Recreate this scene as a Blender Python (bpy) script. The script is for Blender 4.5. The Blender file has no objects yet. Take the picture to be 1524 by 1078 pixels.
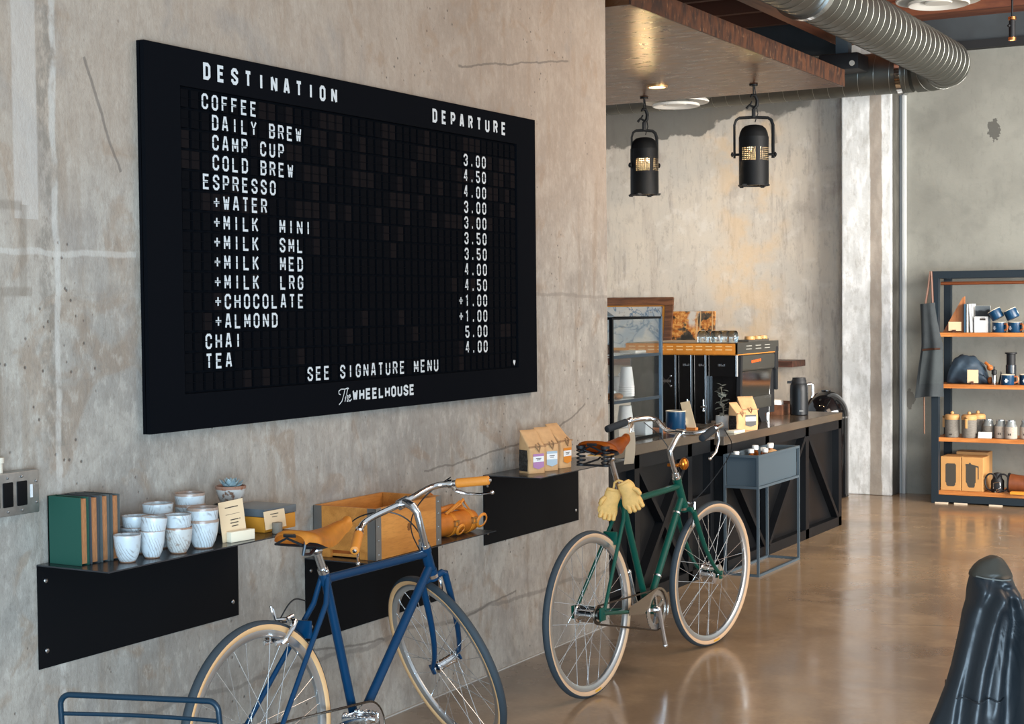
import bpy, bmesh, math, random
from mathutils import Vector, Matrix, Euler, noise

PI = math.pi
rnd = random.Random(7)
SC = bpy.context.scene
COL = SC.collection

# ---------------------------------------------------------------- camera
FPX, YAW, PITCH, ROLL = 2324.2, math.radians(29.414), math.radians(2.077), math.radians(0.5386)
fw = Vector((-math.sin(YAW) * math.cos(PITCH), math.cos(YAW) * math.cos(PITCH), -math.sin(PITCH)))
rt0 = Vector((math.cos(YAW), math.sin(YAW), 0))
dn0 = fw.cross(rt0)
rt = math.cos(ROLL) * rt0 + math.sin(ROLL) * dn0
dn = -math.sin(ROLL) * rt0 + math.cos(ROLL) * dn0
cam_data = bpy.data.cameras.new('camera')
cam = bpy.data.objects.new('camera', cam_data)
COL.objects.link(cam)
M3 = Matrix((rt, -dn, -fw)).transposed()
cam.matrix_world = Matrix.Translation((3.4, 0, 1.6)) @ M3.to_4x4()
cam_data.sensor_width = 36
cam_data.lens = FPX / 1524 * 36
cam_data.clip_start = 0.05
SC.camera = cam

# ---------------------------------------------------------------- light
SC.view_settings.view_transform = 'Standard'
SC.view_settings.look = 'None'
SC.view_settings.gamma = 1
SC.view_settings.use_curve_mapping = False
SC.view_settings.exposure = EXPOSURE = 0.35

def lin(h):
    h = h.lstrip('#')
    c = [int(h[i:i + 2], 16) / 255 for i in (0, 2, 4)]
    return tuple((x / 12.92 if x <= 0.04045 else ((x + 0.055) / 1.055) ** 2.4) for x in c)

W = bpy.data.worlds.new('daylight')
SC.world = W
W.use_nodes = True
bg = W.node_tree.nodes['Background']
bg.inputs[0].default_value = (0.86, 0.93, 1.0, 1)
bg.inputs[1].default_value = 0.62

def area(name, loc, target, sx, sy, power, color):
    l = bpy.data.lights.new(name, 'AREA')
    l.shape = 'RECTANGLE'
    l.size, l.size_y, l.energy, l.color = sx, sy, power, color
    o = bpy.data.objects.new(name, l)
    COL.objects.link(o)
    o.location = loc
    o.rotation_euler = (Vector(target) - Vector(loc)).to_track_quat('-Z', 'Y').to_euler()
    return o

def point(name, loc, power, color, size=0.05):
    l = bpy.data.lights.new(name, 'POINT')
    l.energy, l.color, l.shadow_soft_size = power, color, size
    o = bpy.data.objects.new(name, l)
    COL.objects.link(o)
    o.location = loc
    return o

area('window_light_street', (4.6, -1.6, 1.0), (0.0, 3.3, 0.35), 4.2, 1.9, 560, (0.58, 0.80, 1.0))
area('back_wall_fill', (6.6, 9.2, 2.2), (-1.2, 12.6, 1.5), 5.5, 3.2, 330, (1.0, 0.96, 0.90)).data.spread = 1.4  # unseen area light added to brighten the back wall
area('ceiling_lamp_light', (2.4, 7.0, 3.85), (1.2, 7.5, 0.4), 2.5, 5.0, 140, (1.0, 0.78, 0.60))

# ---------------------------------------------------------------- mesh helpers
class B:
    def __init__(s):
        s.bm = bmesh.new(); s.M = Matrix(); s.mi = 0
    def v(s, p):
        return s.bm.verts.new(s.M @ Vector(p))
    def f(s, vs):
        try:
            q = s.bm.faces.new(vs); q.material_index = s.mi; return q
        except ValueError:
            return None
    def box(s, x0, x1, y0, y1, z0, z1, bev=0.0, seg=2):
        vs = [s.v((x, y, z)) for z in (z0, z1) for y in (y0, y1) for x in (x0, x1)]
        fs = [s.f([vs[i] for i in q]) for q in ((0, 2, 3, 1), (4, 5, 7, 6), (0, 1, 5, 4), (2, 6, 7, 3), (0, 4, 6, 2), (1, 3, 7, 5))]
        if bev > 0:
            es = list({e for q in fs for e in q.edges})
            r = bmesh.ops.bevel(s.bm, geom=es, offset=bev, segments=seg, profile=0.6, affect='EDGES')
            for q in r['faces']: q.material_index = s.mi
        return s
    def bar(s, p0, p1, w, h, up=(0, 0, 1), bev=0.0):
        p0, p1 = Vector(p0), Vector(p1)
        d = p1 - p0; L = d.length; d.normalize()
        u = Vector(up)
        if abs(d.dot(u)) > 0.98: u = Vector((0, 1, 0))
        sd = d.cross(u).normalized(); u = sd.cross(d).normalized()
        m = s.M.copy()
        s.M = m @ Matrix.Translation((p0 + p1) / 2) @ Matrix((sd, d, u)).transposed().to_4x4()
        s.box(-w / 2, w / 2, -L / 2, L / 2, -h / 2, h / 2, bev)
        s.M = m
        return s
    def tube(s, pts, r, n=10, closed=False, caps=True, flat=1.0):
        P = [Vector(p) for p in pts]; N = len(P)
        R = r if isinstance(r, (list, tuple)) else [r] * N
        T = []
        for i in range(N):
            a = P[(i - 1) % N] if (closed or i > 0) else P[i]
            b = P[(i + 1) % N] if (closed or i < N - 1) else P[i]
            T.append((b - a).normalized())
        u = T[0].orthogonal().normalized()
        rings = []
        for i in range(N):
            u = (u - T[i] * u.dot(T[i]))
            u = u.normalized() if u.length > 1e-6 else T[i].orthogonal().normalized()
            w = T[i].cross(u)
            rings.append([s.v(P[i] + (u * math.cos(2 * PI * k / n) + w * (flat * math.sin(2 * PI * k / n))) * R[i]) for k in range(n)])
        for i in range(N if closed else N - 1):
            a, b = rings[i], rings[(i + 1) % N]
            off = 0
            if closed and i == N - 1:
                off = min(range(n), key=lambda o: sum((a[k].co - b[(k + o) % n].co).length for k in range(n)))
            for k in range(n):
                s.f([a[k], a[(k + 1) % n], b[(k + 1 + off) % n], b[(k + off) % n]])
        if caps and not closed:
            s.f(rings[0][::-1]); s.f(rings[-1])
        return s
    def cyl(s, p0, p1, r, r2=None, n=16, caps=True):
        return s.tube([p0, p1], [r, r if r2 is None else r2], n, caps=caps)
    def lathe(s, prof, n=24, c=(0, 0, 0), axis=(0, 0, 1), wob=0.0):
        c = Vector(c); a = Vector(axis).normalized(); u = a.orthogonal().normalized(); w = a.cross(u)
        rings = []
        for r, z in prof:
            if r < 1e-6: rings.append([s.v(c + a * z)])
            else:
                rings.append([s.v(c + a * z + (u * math.cos(2 * PI * k / n) + w * math.sin(2 * PI * k / n)) * (r * (1 + wob * math.sin(3 * 2 * PI * k / n + z * 60)))) for k in range(n)])
        for i in range(len(rings) - 1):
            A, Bq = rings[i], rings[i + 1]
            for k in range(n):
                k2 = (k + 1) % n
                if len(A) == 1 and len(Bq) == 1: continue
                if len(A) == 1: s.f([A[0], Bq[k2], Bq[k]])
                elif len(Bq) == 1: s.f([A[k], A[k2], Bq[0]])
                else: s.f([A[k], A[k2], Bq[k2], Bq[k]])
        return s
    def ball(s, c, r, sc=(1, 1, 1), n=14, m=8):
        prof = [(math.sin(PI * i / m), -math.cos(PI * i / m)) for i in range(m + 1)]
        prof[0] = (0, -1); prof[-1] = (0, 1)
        mm = s.M.copy()
        s.M = mm @ Matrix.Translation(c) @ Matrix.Diagonal((r * sc[0], r * sc[1], r * sc[2], 1))
        s.lathe(prof, n)
        s.M = mm
        return s
    def grid(s, fn, nu, nv, cu=False, cv=False):
        V = [[s.v(fn(i / (nu if cu else nu - 1), j / (nv if cv else nv - 1))) for j in range(nv)] for i in range(nu)]
        for i in range(nu if cu else nu - 1):
            for j in range(nv if cv else nv - 1):
                s.f([V[i][j], V[(i + 1) % nu][j], V[(i + 1) % nu][(j + 1) % nv], V[i][(j + 1) % nv]])
        return V
    def prism(s, poly, fa, fb):
        A = [s.v(fa(*p)) for p in poly]; Bq = [s.v(fb(*p)) for p in poly]; n = len(poly)
        s.f(A[::-1]); s.f(Bq)
        for i in range(n): s.f([A[i], A[(i + 1) % n], Bq[(i + 1) % n], Bq[i]])
        return s
    def ribbon(s, pts, w, fn, closed=False):
        """flat stroke of width w along 2-D points, mapped by fn to 3-D"""
        P = [Vector(p) for p in pts]; N = len(P)
        L, R = [], []
        for i in range(N):
            a = P[(i - 1) % N] if (closed or i > 0) else None
            b = P[(i + 1) % N] if (closed or i < N - 1) else None
            d1 = (P[i] - a).normalized() if a is not None else (b - P[i]).normalized()
            d2 = (b - P[i]).normalized() if b is not None else d1
            n1 = Vector((-d1.y, d1.x)); n2 = Vector((-d2.y, d2.x))
            m = (n1 + n2)
            m = m.normalized() if m.length > 1e-6 else n1
            k = min(1 / max(m.dot(n1), 0.3), 1.45)
            L.append(s.v(fn(*(P[i] + m * (k * w / 2))))); R.append(s.v(fn(*(P[i] - m * (k * w / 2)))))
        for i in range(N if closed else N - 1):
            j = (i + 1) % N
            s.f([R[i], R[j], L[j], L[i]])
        return s

def mesh_from(name, b, mats, angle=38, recalc=True, smooth=True):
    if recalc: bmesh.ops.recalc_face_normals(b.bm, faces=b.bm.faces[:])
    me = bpy.data.meshes.new(name)
    b.bm.to_mesh(me); b.bm.free()
    for m in (mats if isinstance(mats, (list, tuple)) else [mats]): me.materials.append(m)
    if smooth:
        me.polygons.foreach_set('use_smooth', [True] * len(me.polygons))
        me.set_sharp_from_angle(angle=math.radians(angle))
    return me

def link(name, me, parent=None, loc=(0, 0, 0), rot=(0, 0, 0)):
    o = bpy.data.objects.new(name, me)
    COL.objects.link(o)
    o.parent = parent
    o.location = loc; o.rotation_euler = rot
    return o

def obj(name, b, mats, parent=None, loc=(0, 0, 0), rot=(0, 0, 0), **k):
    return link(name, mesh_from(name, b, mats, **k), parent, loc, rot)

def tag(o, label, cat, group=None, kind=None):
    o['label'] = label; o['category'] = cat
    if group: o['group'] = group
    if kind: o['kind'] = kind
    return o

def thing(name, label, cat, loc=(0, 0, 0), rz=0, group=None, rot=None):
    o = bpy.data.objects.new(name, None)
    o.empty_display_size = 0.05
    COL.objects.link(o)
    o.location = loc
    o.rotation_euler = rot if rot else (0, 0, rz)
    return tag(o, label, cat, group)

def struct(name, b, mats, parent=None, label=None, cat=None, **k):
    o = obj(name, b, mats, parent, **k)
    o['kind'] = 'structure'
    if label: o['label'] = label; o['category'] = cat
    return o

def dup(root, loc, rz=None, label=None, group=None, rot=None):
    r = root.copy(); COL.objects.link(r); r.location = loc
    if rz is not None: r.rotation_euler = (0, 0, rz)
    if rot is not None: r.rotation_euler = rot
    if label: r['label'] = label
    if group: r['group'] = group
    for ch in list(root.children):
        c = ch.copy(); COL.objects.link(c); c.parent = r
        for g in list(ch.children):
            d = g.copy(); COL.objects.link(d); d.parent = c
    return r

# ---------------------------------------------------------------- materials
def nt(name):
    m = bpy.data.materials.new(name); m.use_nodes = True
    t = m.node_tree
    return m, t, t.nodes['Principled BSDF']

def setc(s, v):
    s.default_value = (*v, 1) if len(v) == 3 else v

def mat(name, col, rough=0.5, metal=0.0, var=0.0, vscale=20, bump=0.0, bscale=60, spec=0.5, emit=None, estr=0, trans=0, coat=0, col2=None, stretch=None, ior=1.45, sheen=0):
    """principled material, optionally mottled between col and col2 by noise, with noise bump"""
    m, t, p = nt(name)
    c = lin(col)
    setc(p.inputs['Base Color'], c)
    p.inputs['Roughness'].default_value = rough
    p.inputs['Metallic'].default_value = metal
    p.inputs['Specular IOR Level'].default_value = spec
    p.inputs['IOR'].default_value = ior
    if coat:
        p.inputs['Coat Weight'].default_value = coat; p.inputs['Coat Roughness'].default_value = 0.06
    if sheen: p.inputs['Sheen Weight'].default_value = sheen
    if trans: p.inputs['Transmission Weight'].default_value = trans
    if emit:
        setc(p.inputs['Emission Color'], lin(emit)); p.inputs['Emission Strength'].default_value = estr
    if var or bump or col2:
        tc = t.nodes.new('ShaderNodeTexCoord')
        mp = t.nodes.new('ShaderNodeMapping')
        t.links.new(tc.outputs['Object'], mp.inputs[0])
        if stretch: mp.inputs['Scale'].default_value = stretch
    if var or col2:
        n = t.nodes.new('ShaderNodeTexNoise'); n.inputs['Scale'].default_value = vscale; n.inputs['Detail'].default_value = 5
        t.links.new(mp.outputs[0], n.inputs['Vector'])
        r = t.nodes.new('ShaderNodeValToRGB')
        r.color_ramp.elements[0].position = 0.36; r.color_ramp.elements[1].position = 0.66
        c2 = lin(col2) if col2 else tuple(min(1, x * (1 + var)) for x in c)
        c1 = c if col2 else tuple(x * (1 - var) for x in c)
        setc2(r.color_ramp.elements[0], c1); setc2(r.color_ramp.elements[1], c2)
        t.links.new(n.outputs['Fac'], r.inputs[0]); t.links.new(r.outputs[0], p.inputs['Base Color'])
    if bump:
        n2 = t.nodes.new('ShaderNodeTexNoise'); n2.inputs['Scale'].default_value = bscale; n2.inputs['Detail'].default_value = 4
        t.links.new(mp.outputs[0], n2.inputs['Vector'])
        b = t.nodes.new('ShaderNodeBump'); b.inputs['Strength'].default_value = bump; b.inputs['Distance'].default_value = 0.004
        t.links.new(n2.outputs['Fac'], b.inputs['Height']); t.links.new(b.outputs[0], p.inputs['Normal'])
    return m

def setc2(e, c): e.color = (*c, 1)

class NG:
    """small helper to write node maths"""
    def __init__(s, t):
        s.t = t
        s.tc = t.nodes.new('ShaderNodeTexCoord')
        sep = t.nodes.new('ShaderNodeSeparateXYZ'); t.links.new(s.tc.outputs['Object'], sep.inputs[0])
        s.x, s.y, s.z = sep.outputs
    def m(s, op, a, b=None, c=None, clamp=False):
        n = s.t.nodes.new('ShaderNodeMath'); n.operation = op; n.use_clamp = clamp
        for i, q in enumerate((a, b, c)):
            if q is None: continue
            if isinstance(q, (int, float)): n.inputs[i].default_value = q
            else: s.t.links.new(q, n.inputs[i])
        return n.outputs[0]
    def noise(s, scale, detail=4, sc=(1, 1, 1), rough=0.55, off=(0, 0, 0), dist=0):
        mp = s.t.nodes.new('ShaderNodeMapping'); mp.inputs['Scale'].default_value = sc; mp.inputs['Location'].default_value = off
        s.t.links.new(s.tc.outputs['Object'], mp.inputs[0])
        n = s.t.nodes.new('ShaderNodeTexNoise'); n.inputs['Scale'].default_value = scale; n.inputs['Detail'].default_value = detail
        n.inputs['Roughness'].default_value = rough; n.inputs['Distortion'].default_value = dist
        s.t.links.new(mp.outputs[0], n.inputs['Vector'])
        return n.outputs['Fac']
    def voro(s, scale, sc=(1, 1, 1), rnd_=1.0):
        mp = s.t.nodes.new('ShaderNodeMapping'); mp.inputs['Scale'].default_value = sc
        s.t.links.new(s.tc.outputs['Object'], mp.inputs[0])
        n = s.t.nodes.new('ShaderNodeTexVoronoi'); n.inputs['Scale'].default_value = scale; n.inputs['Randomness'].default_value = rnd_
        s.t.links.new(mp.outputs[0], n.inputs['Vector'])
        return n.outputs['Distance'], n.outputs['Color']
    def ss(s, v, a, b):
        """smooth ramp from 0 at a to 1 at b"""
        n = s.t.nodes.new('ShaderNodeMapRange'); n.interpolation_type = 'SMOOTHSTEP'
        s.t.links.new(v, n.inputs[0])
        n.inputs[1].default_value = a; n.inputs[2].default_value = b
        return n.outputs[0]
    def mix(s, fac, a, b):
        n = s.t.nodes.new('ShaderNodeMix'); n.data_type = 'RGBA'
        if isinstance(fac, (int, float)): n.inputs[0].default_value = fac
        else: s.t.links.new(fac, n.inputs[0])
        for i, q in ((6, a), (7, b)):
            if isinstance(q, tuple): n.inputs[i].default_value = (*q, 1)
            else: s.t.links.new(q, n.inputs[i])
        return n.outputs[2]
    def mul(s, c, k):
        n = s.t.nodes.new('ShaderNodeMix'); n.data_type = 'RGBA'; n.blend_type = 'MULTIPLY'; n.inputs[0].default_value = 1
        s.t.links.new(c, n.inputs[6]); n.inputs[7].default_value = (*k, 1)
        return n.outputs[2]
    def line(s, u, v, p0, p1, w, wob):
        """mask of a thin segment p0-p1 in the (u, v) coordinates, jittered by the socket wob"""
        dx, dy = p1[0] - p0[0], p1[1] - p0[1]; L = math.hypot(dx, dy); dx /= L; dy /= L
        du = s.m('SUBTRACT', u, p0[0]); dv = s.m('SUBTRACT', v, p0[1])
        along = s.m('ADD', s.m('MULTIPLY', du, dx), s.m('MULTIPLY', dv, dy))
        perp = s.m('ADD', s.m('MULTIPLY', du, -dy), s.m('MULTIPLY', dv, dx))
        perp = s.m('ABSOLUTE', s.m('ADD', perp, wob))
        a = s.ss(perp, w, w * 0.4)
        inside = s.m('MULTIPLY', s.m('GREATER_THAN', along, 0.0), s.m('LESS_THAN', along, L))
        return s.m('MULTIPLY', a, inside)
    def band(s, v, a, b, e=0.01):
        return s.m('MULTIPLY', s.ss(v, a - e, a + e), s.ss(v, b + e, b - e))
    def bump(s, h, strength, dist=0.01):
        n = s.t.nodes.new('ShaderNodeBump'); n.inputs['Strength'].default_value = strength; n.inputs['Distance'].default_value = dist
        s.t.links.new(h, n.inputs['Height'])
        return n.outputs[0]

def mat_wall_left():
    m, t, p = nt('board_formed_concrete')
    g = NG(t)
    big = g.noise(1.1, 5, off=(3, 1, 0)); mid = g.noise(4.5, 6, dist=0.6); streak = g.noise(2.2, 5, sc=(1, 5, 0.55)); fine = g.noise(55, 4)
    c = g.mix(g.ss(big, .36, .64), lin('#8e8880'), lin('#a39a8f'))
    c = g.mix(g.m('MULTIPLY', g.ss(mid, .46, .66), .5), c, lin('#b4ada2'))
    c = g.mix(g.m('MULTIPLY', g.ss(streak, .52, .72), .5), c, lin('#82705e'))
    c = g.mix(g.m('MULTIPLY', g.ss(g.noise(3.1, 6, off=(4, 9, 2), dist=1.5), .56, .66), .45), c, lin('#876f58'))
    sp1 = g.noise(17, 6, sc=(1, 1.5, .8), rough=.7, off=(2, 5, 1)); sp2 = g.noise(34, 5, rough=.75, off=(8, 1, 1))
    c = g.mix(g.m('MULTIPLY', g.ss(sp1, .50, .66), .38), c, lin('#787068'))
    c = g.mix(g.m('MULTIPLY', g.ss(sp1, .48, .36), .35), c, lin('#bcb5aa'))
    c = g.mix(g.m('MULTIPLY', g.ss(sp2, .54, .68), .30), c, lin('#6c655e'))
    warm_light = g.m('MULTIPLY', g.ss(g.m('ADD', g.z, g.m('MULTIPLY', g.noise(1.4, 4), .8)), 1.9, 2.8), .45)  # warm light high on the wall, put into the base colour
    c = g.mix(warm_light, c, lin('#a58d77'))
    c = g.mix(g.m('MULTIPLY', g.ss(g.noise(1.7, 6, off=(9, 4, 2), dist=1.2), .55, .7), .45), c, lin('#857f7a'))
    c = g.mix(g.m('MULTIPLY', g.ss(fine, .3, .7), .12), c, lin('#6f6862'))
    wob = g.m('MULTIPLY', g.m('SUBTRACT', g.noise(5, 5), .5), .05)
    wob2 = g.m('MULTIPLY', g.m('SUBTRACT', g.noise(3, 6, off=(4, 4, 4)), .5), .12)
    # bug holes
    d, col = g.voro(26)
    sp = g.m('MULTIPLY', g.ss(d, .16, .06), g.ss(g.noise(2.3, 3, off=(7, 0, 3)), .5, .6))
    c = g.mix(g.m('MULTIPLY', sp, .75), c, lin('#4b4440'))
    # pour joint, tie seams, cracks
    j = g.line(g.y, g.z, (3.325, 0), (3.325, 4.2), .016, wob)
    j2 = g.line(g.y, g.z, (3.305, 1.2), (3.295, 4.2), .05, wob2)
    c = g.mix(g.m('MULTIPLY', g.m('MULTIPLY', j2, g.ss(sp1, .42, .58)), .55), c, lin('#756d63'))
    c = g.mix(g.m('MULTIPLY', g.m('MULTIPLY', j, g.ss(mid, .40, .52)), .55), c, lin('#c0bab2'))
    s1 = g.line(g.y, g.z, (2.9, 1.775), (3.66, 1.765), .012, wob)
    s2 = g.line(g.y, g.z, (6.0, 1.655), (7.0, 1.635), .010, wob)
    s3 = g.line(g.y, g.z, (3.2, .335), (7.0, .275), .012, wob2)
    for q, col_, k in ((s1, '#bdb6ad', .5), (s2, '#7d756d', .55), (s3, '#726b64', .55)):
        c = g.mix(g.m('MULTIPLY', q, k), c, lin(col_))
    for a, b, w in (((5.45, .275), (6.05, .33), .006), ((4.5, .36), (5.0, .30), .006), ((5.3, .93), (6.2, .985), .006), ((6.4, 1.0), (6.75, 1.12), .007), ((3.45, 2.35), (3.6, 2.02), .008), ((5.6, 2.6), (6.6, 2.75), .006)):
        c = g.mix(g.m('MULTIPLY', g.line(g.y, g.z, a, b, w, wob), .6), c, lin('#5c544e'))
    # patched strip and tape residue left of the joint
    strip = g.m('MULTIPLY', g.band(g.y, 3.172, 3.262, .004), g.m('GREATER_THAN', g.z, 1.86))
    c = g.mix(g.m('MULTIPLY', strip, .45), c, lin('#bdb5ad'))
    for a, b in (((3.0, 1.90), (3.2, 1.895)), ((3.205, 1.90), (3.198, 1.64)), ((3.0, 1.652), (3.232, 1.652))):
        c = g.mix(g.m('MULTIPLY', g.line(g.y, g.z, a, b, .019, g.m('MULTIPLY', wob, .1)), .5), c, lin('#7c7063'))
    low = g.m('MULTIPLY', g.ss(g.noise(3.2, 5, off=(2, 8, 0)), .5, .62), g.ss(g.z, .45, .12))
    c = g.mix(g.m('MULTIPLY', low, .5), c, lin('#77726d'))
    c = g.mul(c, (.98, .975, .965))
    t.links.new(c, p.inputs['Base Color'])
    p.inputs['Roughness'].default_value = .78
    p.inputs['Specular IOR Level'].default_value = .3
    h = g.m('ADD', g.m('MULTIPLY', mid, .6), g.m('MULTIPLY', fine, .3))
    h = g.m('SUBTRACT', h, g.m('MULTIPLY', sp, .8))
    h = g.m('ADD', h, g.m('MULTIPLY', sp1, .8))
    t.links.new(g.bump(h, .45, .012), p.inputs['Normal'])
    return m

def mat_wall_back():
    m, t, p = nt('patched_concrete_back')
    g = NG(t)
    big = g.noise(1.3, 6, off=(1, 0, 2)); streak = g.noise(3.0, 6, sc=(4, 1, .5), dist=.4); mid = g.noise(7, 6); fine = g.noise(40, 3)
    c = g.mix(g.ss(big, .35, .65), lin('#cbbfae'), lin('#b9b1a5'))
    c = g.mix(g.m('MULTIPLY', g.ss(streak, .5, .68), .4), c, lin('#a5988c'))
    c = g.mix(g.m('MULTIPLY', g.ss(mid, .55, .7), .35), c, lin('#dcd5ca'))
    f1 = g.noise(16, 6, sc=(1.6, 1, .7), rough=.72, off=(3, 1, 6)); f2 = g.noise(9, 6, sc=(2.2, 1, .35), rough=.7, off=(1, 1, 9))
    c = g.mix(g.m('MULTIPLY', g.ss(f1, .52, .68), .38), c, lin('#8f847a'))
    c = g.mix(g.m('MULTIPLY', g.ss(f2, .54, .68), .40), c, lin('#8b8079'))
    c = g.mix(g.m('MULTIPLY', g.ss(g.x, -.85, -.55), g.m('MULTIPLY', g.ss(f2, .40, .60), .7)), c, lin('#857b74'))
    c = g.mix(g.m('MULTIPLY', g.ss(g.noise(2.4, 6, off=(6, 2, 2)), .57, .66), .35), c, lin('#8a7c72'))
    # smoother grey-green wall right of the column
    rightm = g.ss(g.x, -.22, -.16)
    gr = g.mix(g.ss(g.noise(1.6, 5), .35, .65), lin('#8f8e86'), lin('#a09f96'))
    gr = g.mix(g.m('MULTIPLY', g.ss(g.noise(4, 6), .52, .7), .4), gr, lin('#7f7e77'))
    gr = g.mix(g.m('MULTIPLY', g.ss(f1, .52, .7), .2), gr, lin('#6f6e68'))
    gr = g.mul(gr, (.70, .70, .69))
    yel = g.m('MULTIPLY', g.band(g.m('ADD', g.x, g.m('MULTIPLY', g.noise(3, 4), .5)), -1.55, -1.0, .18), g.ss(g.noise(4, 5, off=(7, 7, 7)), .40, .62))
    c = g.mix(g.m('MULTIPLY', yel, .6), c, lin('#d3b48c'))
    c = g.mix(rightm, c, gr)
    # bare dark concrete under the duct with a ragged lower edge
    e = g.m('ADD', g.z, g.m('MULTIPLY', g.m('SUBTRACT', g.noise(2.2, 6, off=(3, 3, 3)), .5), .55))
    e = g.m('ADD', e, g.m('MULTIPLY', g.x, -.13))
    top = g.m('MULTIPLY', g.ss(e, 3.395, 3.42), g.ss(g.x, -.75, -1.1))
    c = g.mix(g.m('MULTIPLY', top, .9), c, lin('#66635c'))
    wob = g.m('MULTIPLY', g.m('SUBTRACT', g.noise(6, 5), .5), .05)
    for a, b, w in (((-1.05, 3.32), (-1.32, 3.17), .035), ((-1.30, 3.16), (-1.26, 2.98), .028)):
        c = g.mix(g.m('MULTIPLY', g.line(g.x, g.z, a, b, w, wob), .6), c, lin('#77736b'))
    def blot(x, z, rx, rz, col, k):
        nonlocal c
        dx = g.m('DIVIDE', g.m('SUBTRACT', g.x, x), rx); dz = g.m('DIVIDE', g.m('SUBTRACT', g.z, z), rz)
        dd = g.m('ADD', g.m('MULTIPLY', dx, dx), g.m('MULTIPLY', dz, dz))
        dd = g.m('ADD', dd, g.m('MULTIPLY', g.m('SUBTRACT', g.noise(22, 5), .5), 3.2))
        c = g.mix(g.m('MULTIPLY', g.ss(dd, 1.05, .9), k), c, lin(col))
    blot(.585, 2.985, .052, .085, '#4f4e49', .9)
    blot(-.10, .79, .045, .08, '#5d5952', .85)
    t.links.new(c, p.inputs['Base Color'])
    p.inputs['Roughness'].default_value = .75; p.inputs['Specular IOR Level'].default_value = .3
    h = g.m('ADD', g.m('MULTIPLY', mid, .5), g.m('MULTIPLY', fine, .3))
    t.links.new(g.bump(h, .3, .012), p.inputs['Normal'])
    return m

def mat_column():
    m, t, p = nt('striped_concrete_column')
    g = NG(t)
    w = g.m('MULTIPLY', g.m('SUBTRACT', g.noise(9, 5, sc=(1, 1, .5)), .5), .03)
    xx = g.m('ADD', g.x, w)
    mott = g.noise(6, 6, sc=(2, 2, .8))
    white = g.mix(g.ss(mott, .4, .65), lin('#c2c2bf'), lin('#dcdcda'))
    c = white
    c = g.mix(g.band(xx, -.36, -.262, .006), c, g.mix(g.ss(mott, .4, .7), lin('#8f857a'), lin('#a1978b')))
    c = g.mix(g.m('MULTIPLY', g.ss(g.noise(2.5, 6, sc=(3, 1, .7)), .55, .68), .35), c, lin('#8d8a84'))
    c = g.mix(g.m('MULTIPLY', g.ss(g.noise(15, 6, sc=(1.5, 1, .7), rough=.72), .50, .66), .4), c, lin('#99948c'))
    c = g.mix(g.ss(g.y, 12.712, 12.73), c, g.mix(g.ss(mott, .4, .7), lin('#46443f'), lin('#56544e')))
    t.links.new(c, p.inputs['Base Color'])
    p.inputs['Roughness'].default_value = .7; p.inputs['Specular IOR Level'].default_value = .3
    t.links.new(g.bump(g.noise(30, 5), .3, .01), p.inputs['Normal'])
    return m

def mat_floor():
    m, t, p = nt('polished_concrete')
    g = NG(t)
    a = g.noise(.9, 6, dist=.7); b_ = g.noise(5, 6, off=(2, 2, 2)); f_ = g.noise(45, 3)
    c = g.mix(g.ss(a, .33, .66), lin('#86705a'), lin('#a48a6c'))
    c = g.mix(g.m('MULTIPLY', g.ss(b_, .5, .7), .3), c, lin('#b79a76'))
    c = g.mix(g.m('MULTIPLY', g.ss(g.noise(1.6, 3, off=(5, 1, 0)), .5, .72), .35), c, lin('#7f6b55'))
    # slab turns greyer and a little rougher towards the shelf wall
    edge = g.m('ADD', g.x, g.m('MULTIPLY', g.m('SUBTRACT', g.noise(1.2, 5), .5), .7))
    greyz = g.m('MULTIPLY', g.ss(edge, .75, .1), g.ss(g.y, 8.6, 7.0))
    c = g.mix(g.m('MULTIPLY', greyz, .75), c, g.mix(g.ss(b_, .4, .65), lin('#6f665c'), lin('#857c72')))
    c = g.mix(g.m('MULTIPLY', g.ss(f_, .35, .7), .1), c, lin('#5b4a3a'))
    wob = g.m('MULTIPLY', g.m('SUBTRACT', g.noise(3, 4), .5), .03)
    for p0, p1 in (((-.0, 9.84), (6, 9.86)), ((.0, 11.6), (6, 11.62)), ((1.2, 7.6), (2.0, 7.9))):
        c = g.mix(g.m('MULTIPLY', g.line(g.x, g.y, p0, p1, .012, wob), .35), c, lin('#4e3d2e'))
    t.links.new(c, p.inputs['Base Color'])
    r = g.m('ADD', .13, g.m('MULTIPLY', g.ss(b_, .35, .7), .09))
    r = g.m('ADD', r, g.m('MULTIPLY', greyz, .12))
    t.links.new(r, p.inputs['Roughness'])
    p.inputs['Specular IOR Level'].default_value = .8
    t.links.new(g.bump(g.noise(3.0, 3), .05, .01), p.inputs['Normal'])
    return m

def mat_wood(name, c1, c2, axis=1, scale=8, rough=.5, coat=0, stretch=9, c3=None):
    m, t, p = nt(name)
    g = NG(t)
    s = [stretch] * 3; s[axis] = 1
    n = g.noise(scale / 3, 6, sc=tuple(s), dist=.8)
    n2 = g.noise(scale * 3, 3, sc=tuple(s))
    c = g.mix(g.ss(n, .35, .66), lin(c1), lin(c2))
    c = g.mix(g.m('MULTIPLY', g.ss(n2, .45, .7), .35), c, lin(c3 or c1))
    t.links.new(c, p.inputs['Base Color'])
    p.inputs['Roughness'].default_value = rough
    if coat: p.inputs['Coat Weight'].default_value = coat; p.inputs['Coat Roughness'].default_value = .12
    t.links.new(g.bump(n2, .15, .003), p.inputs['Normal'])
    return m

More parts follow.
